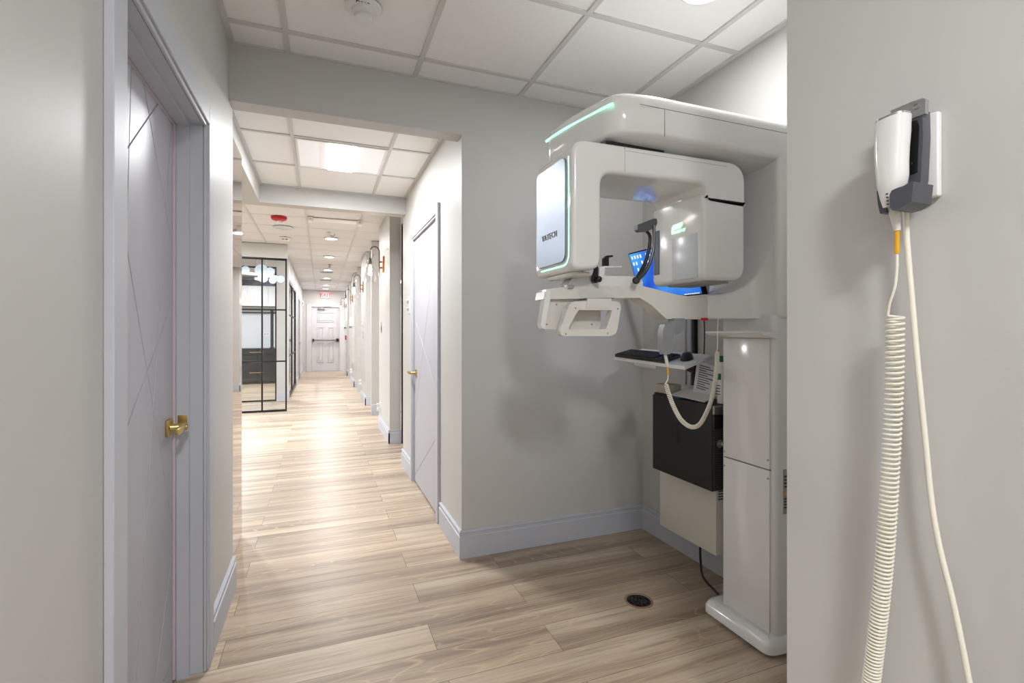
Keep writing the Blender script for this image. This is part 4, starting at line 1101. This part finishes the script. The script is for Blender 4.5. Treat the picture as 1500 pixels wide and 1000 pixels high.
# floor box
e = thing('floor_drain', 'small round open floor box with dark bottom in the alcove floor', 'floor drain', (1.352,1.892,0.0))
bm = bmesh.new(); u = 36; prf = [(0.064,0.0005),(0.064,0.003),(0.056,0.004),(0.054,0.0005)]
rings = [[bm.verts.new((1.352+r*math.cos(2*PI*k/u),1.892+r*math.sin(2*PI*k/u),h)) for k in range(u)] for r, h in prf]
for i in range(4):
    for k in range(u): bm.faces.new((rings[i][k],rings[i][(k+1)%u],rings[(i+1)%4][(k+1)%u],rings[(i+1)%4][k]))
finish('rim', bm, mat('drain_rim', (150,122,96), 0.5), e, smooth=True)
lathe('drain_bottom', [(0.054,0.0004),(0.0,0.0012)], (1.352,1.892,0), M['black'], e)
bm = bmesh.new()
for k in range(10):
    a = k*0.628; 
    addtube(bm, [(1.352+0.05*math.cos(a),1.892+0.05*math.sin(a),0.0015),(1.352+0.012*math.cos(a+0.9),1.892+0.012*math.sin(a+0.9),0.0025)], 0.0018, 6)
addtube(bm, [(1.352+0.032*math.cos(t*0.35),1.892+0.032*math.sin(t*0.35),0.0025) for t in range(18)], 0.0018, 6, closed=True)
finish('grate', bm, M['gun'], e, smooth=True)

# ------------------------------------------------------------------ HANDSET on the near right wall
wp = thing('wall_plate', 'rectangular white wall plate behind the dark hand switch holder', 'wall plate', (0.95,0.53,1.51))
box('plate', (0.938,0.500,1.444), (0.9495,0.585,1.583), M['white'], wp, bevel=0.003)
ho = thing('handset_holder', 'dark grey cradle with chrome back plate on the near right wall', 'holder', (0.93,0.53,1.5))
# chrome backplate (slightly curved): outline in yz at x .925
def yzp(px, py, x): a = onx(px, py, x); return (x, a[0], a[1])
prism('chrome_back', [yzp(1304.5,162,0.9135),yzp(1335,149,0.9135),yzp(1352,143.5,0.9135),yzp(1355.5,145,0.9135),yzp(1355,166,0.9135),yzp(1305,186,0.9135)], (0.009,0,0), M['chrome'], ho, bevel=0.0015)
cb = [o for o in ho.children][-1]
tube('embossed_ring', [Vector(yzp(1342,156,0.913))+Vector((0,0.0045*math.cos(t*0.6283),0.0045*math.sin(t*0.6283))) for t in range(10)], 0.0007, M['steel'], cb, seg=6, closed=True)
prism('cradle_back', [yzp(*p,0.915) for p in [(1318,172),(1351,161),(1352,200),(1349,262),(1344,292),(1328,300),(1303,296),(1303,200)]], (0.020,0,0), M['hgrey'], ho, bevel=0.004)
prism('cradle_cup', [yzp(*p,0.866) for p in [(1303,285),(1306,279),(1312,276),(1324,272),(1333,266),(1338,266),(1335,295),(1321,304),(1307,308),(1303.5,304)]], (0.050,0,0), M['hgrey'], ho, bevel=0.004)
prism('cradle_lip', [yzp(*p,0.880) for p in [(1284,280),(1287,278),(1292,281),(1297,292),(1298,311),(1289,313),(1286,300)]], (0.02,0,0), M['hgrey'], ho, bevel=0.002)
prism('cradle_recess', [yzp(*p,0.9138) for p in [(1328,180),(1343,176),(1346,184),(1343,252),(1328,258)]], (0.002,0,0), M['black'], ho)
bm = bmesh.new()
for px, py in [(1334,192),(1334,240)]: addlathe(bm, [(0.003,0),(0.002,0.0015)], yzp(px,py,0.9132), (-1,0,0), 10)
finish('cradle_screw', bm, M['black'], ho)
hd = thing('hand_switch', 'white exposure hand switch resting in the dark wall cradle, coiled cord below', 'hand switch', (0.89,0.54,1.42))
# handset body: loft of horizontal ellipses following the outline
prof = [(1300,307,5.5),(1300,300,6.5),(1301,290,9)]
body_px = [(1286.5,184,1332,165),(1285,190,1331.5,176),(1284.3,205,1331,192),(1284.5,225,1329,214),(1285.5,245,1328,236),(1287,262,1328,254),(1289,276,1325,269),(1290.5,286,1320,280),(1293,296,1313,292),(1297,306,1308,303)]
bm = bmesh.new(); rings = []
for i, (xa, ya, xb, yb) in enumerate(body_px):
    a = Vector(yzp(xa,ya,0.887)); b_ = Vector(yzp(xb,yb,0.887)); c = (a+b_)/2; h = (b_-a)/2; dep = 0.019 if i < 7 else 0.015-0.002*(i-7)
    rings.append([bm.verts.new(c + h*(abs(math.cos(2*PI*k/28))**0.75*(1 if math.cos(2*PI*k/28) > 0 else -1)) + Vector((dep*(abs(math.sin(2*PI*k/28))**0.75*(1 if math.sin(2*PI*k/28) > 0 else -1)),0,0))) for k in range(28)])
for A_, B_ in zip(rings, rings[1:]):
    for k in range(28): bm.faces.new((A_[k],A_[(k+1)%28],B_[(k+1)%28],B_[k]))
bm.faces.new(rings[0][::-1]); bm.faces.new(rings[-1])
finish('handset_shell', bm, W, hd, smooth=True)
sm = bmesh.new()
for px, py in [(1299,284),(1299.5,289),(1300,294),(1300.5,299)]:
    p = yzp(px,py,0.8705); addbox(sm, (p[0]-0.001,p[1]-0.0012,p[2]-0.001), (p[0]+0.0015,p[1]+0.0012,p[2]+0.001))
finish('scale_mark', sm, M['ink'], hd)
bm = bmesh.new(); rings = []
for (dz, sc_) in [(0.0,1.01),(0.003,1.01),(0.005,0.8),(0.006,0.4)]:
    a = Vector(yzp(1286.5,184,0.887)); b_ = Vector(yzp(1332,165,0.887)); c = (a+b_)/2+Vector((0,0,dz)); h = (b_-a)/2*sc_
    rings.append([bm.verts.new(c + h*(abs(math.cos(2*PI*k/28))**0.75*(1 if math.cos(2*PI*k/28) > 0 else -1)) + Vector((0.019*sc_*(abs(math.sin(2*PI*k/28))**0.75*(1 if math.sin(2*PI*k/28) > 0 else -1)),0,0))) for k in range(28)])
for A_, B_ in zip(rings, rings[1:]):
    for k in range(28): bm.faces.new((A_[k],A_[(k+1)%28],B_[(k+1)%28],B_[k]))
bm.faces.new(rings[0][::-1]); bm.faces.new(rings[-1])
finish('chrome_button', bm, M['chrome'], hd, smooth=True)
c0 = Vector(yzp(1313,306,0.887)); c1 = Vector(yzp(1314,338,0.915))
c0 = Vector(yzp(1303,305,0.889)); 
tube('strain_relief', [Vector(yzp(1308,300,0.892)),Vector(yzp(1312,318,0.895)),Vector(yzp(1314,338,0.897))], lambda t: 0.0095-0.0045*t, M['cream2'], hd, seg=16)
tube('yellow_sleeve', [Vector(yzp(1314,337,0.897)),Vector(yzp(1314,371,0.90))], 0.0037, M['yellow'], hd, seg=12)
cp_ = [yzp(px,py,0.905) for px, py in [(1311.5,462),(1311,500),(1310,560),(1306.5,640),(1300,760),(1291,870),(1276,1000),(1268,1060)]]
coil('coiled_cord', cp_, 0.0118, 0.0021, 100, M['cream'], hd, per=14, seg=8, lead_in=[yzp(1314,371,0.90),yzp(1314,392,0.90),yzp(1311,420,0.90),yzp(1303,445,0.902),yzp(1301.5,455,0.905)])
cc = tube('hanging_cable', smooth_path([(0.925,0.540,1.45)]+[yzp(px,py,0.925) for px, py in [(1327,308),(1329,355),(1337,450),(1344,530),(1355,640),(1364,730),(1376,800),(1398,890),(1420,1000),(1430,1060)]], 6), 0.0043, M['cream'], None, seg=12)
tag(cc, 'plain straight cream cable hanging from the wall holder to the right of the coiled cord', 'cable')

# ------------------------------------------------------------------ WORLD, CAMERA
w = bpy.data.worlds.new('world'); bpy.context.scene.world = w; w.use_nodes = True
w.node_tree.nodes['Background'].inputs[0].default_value = (0.9,0.95,1,1); w.node_tree.nodes['Background'].inputs[1].default_value = 0.3
cam = bpy.data.cameras.new('camera'); co = bpy.data.objects.new('camera', cam); C.objects.link(co)
cam.sensor_width = 36; cam.lens = 723.6/1500*36; cam.shift_y = -12/1500; cam.clip_start = 0.02
co.location = (0,0,1.22); co.rotation_euler = (PI/2, 0, -math.atan(280/723.6))
sc_ = bpy.context.scene; sc_.camera = co
sc_.view_settings.view_transform = 'Standard'; sc_.view_settings.look = 'None'; sc_.view_settings.gamma = 1; sc_.view_settings.exposure = 0.13
sc_.view_settings.use_curve_mapping = False
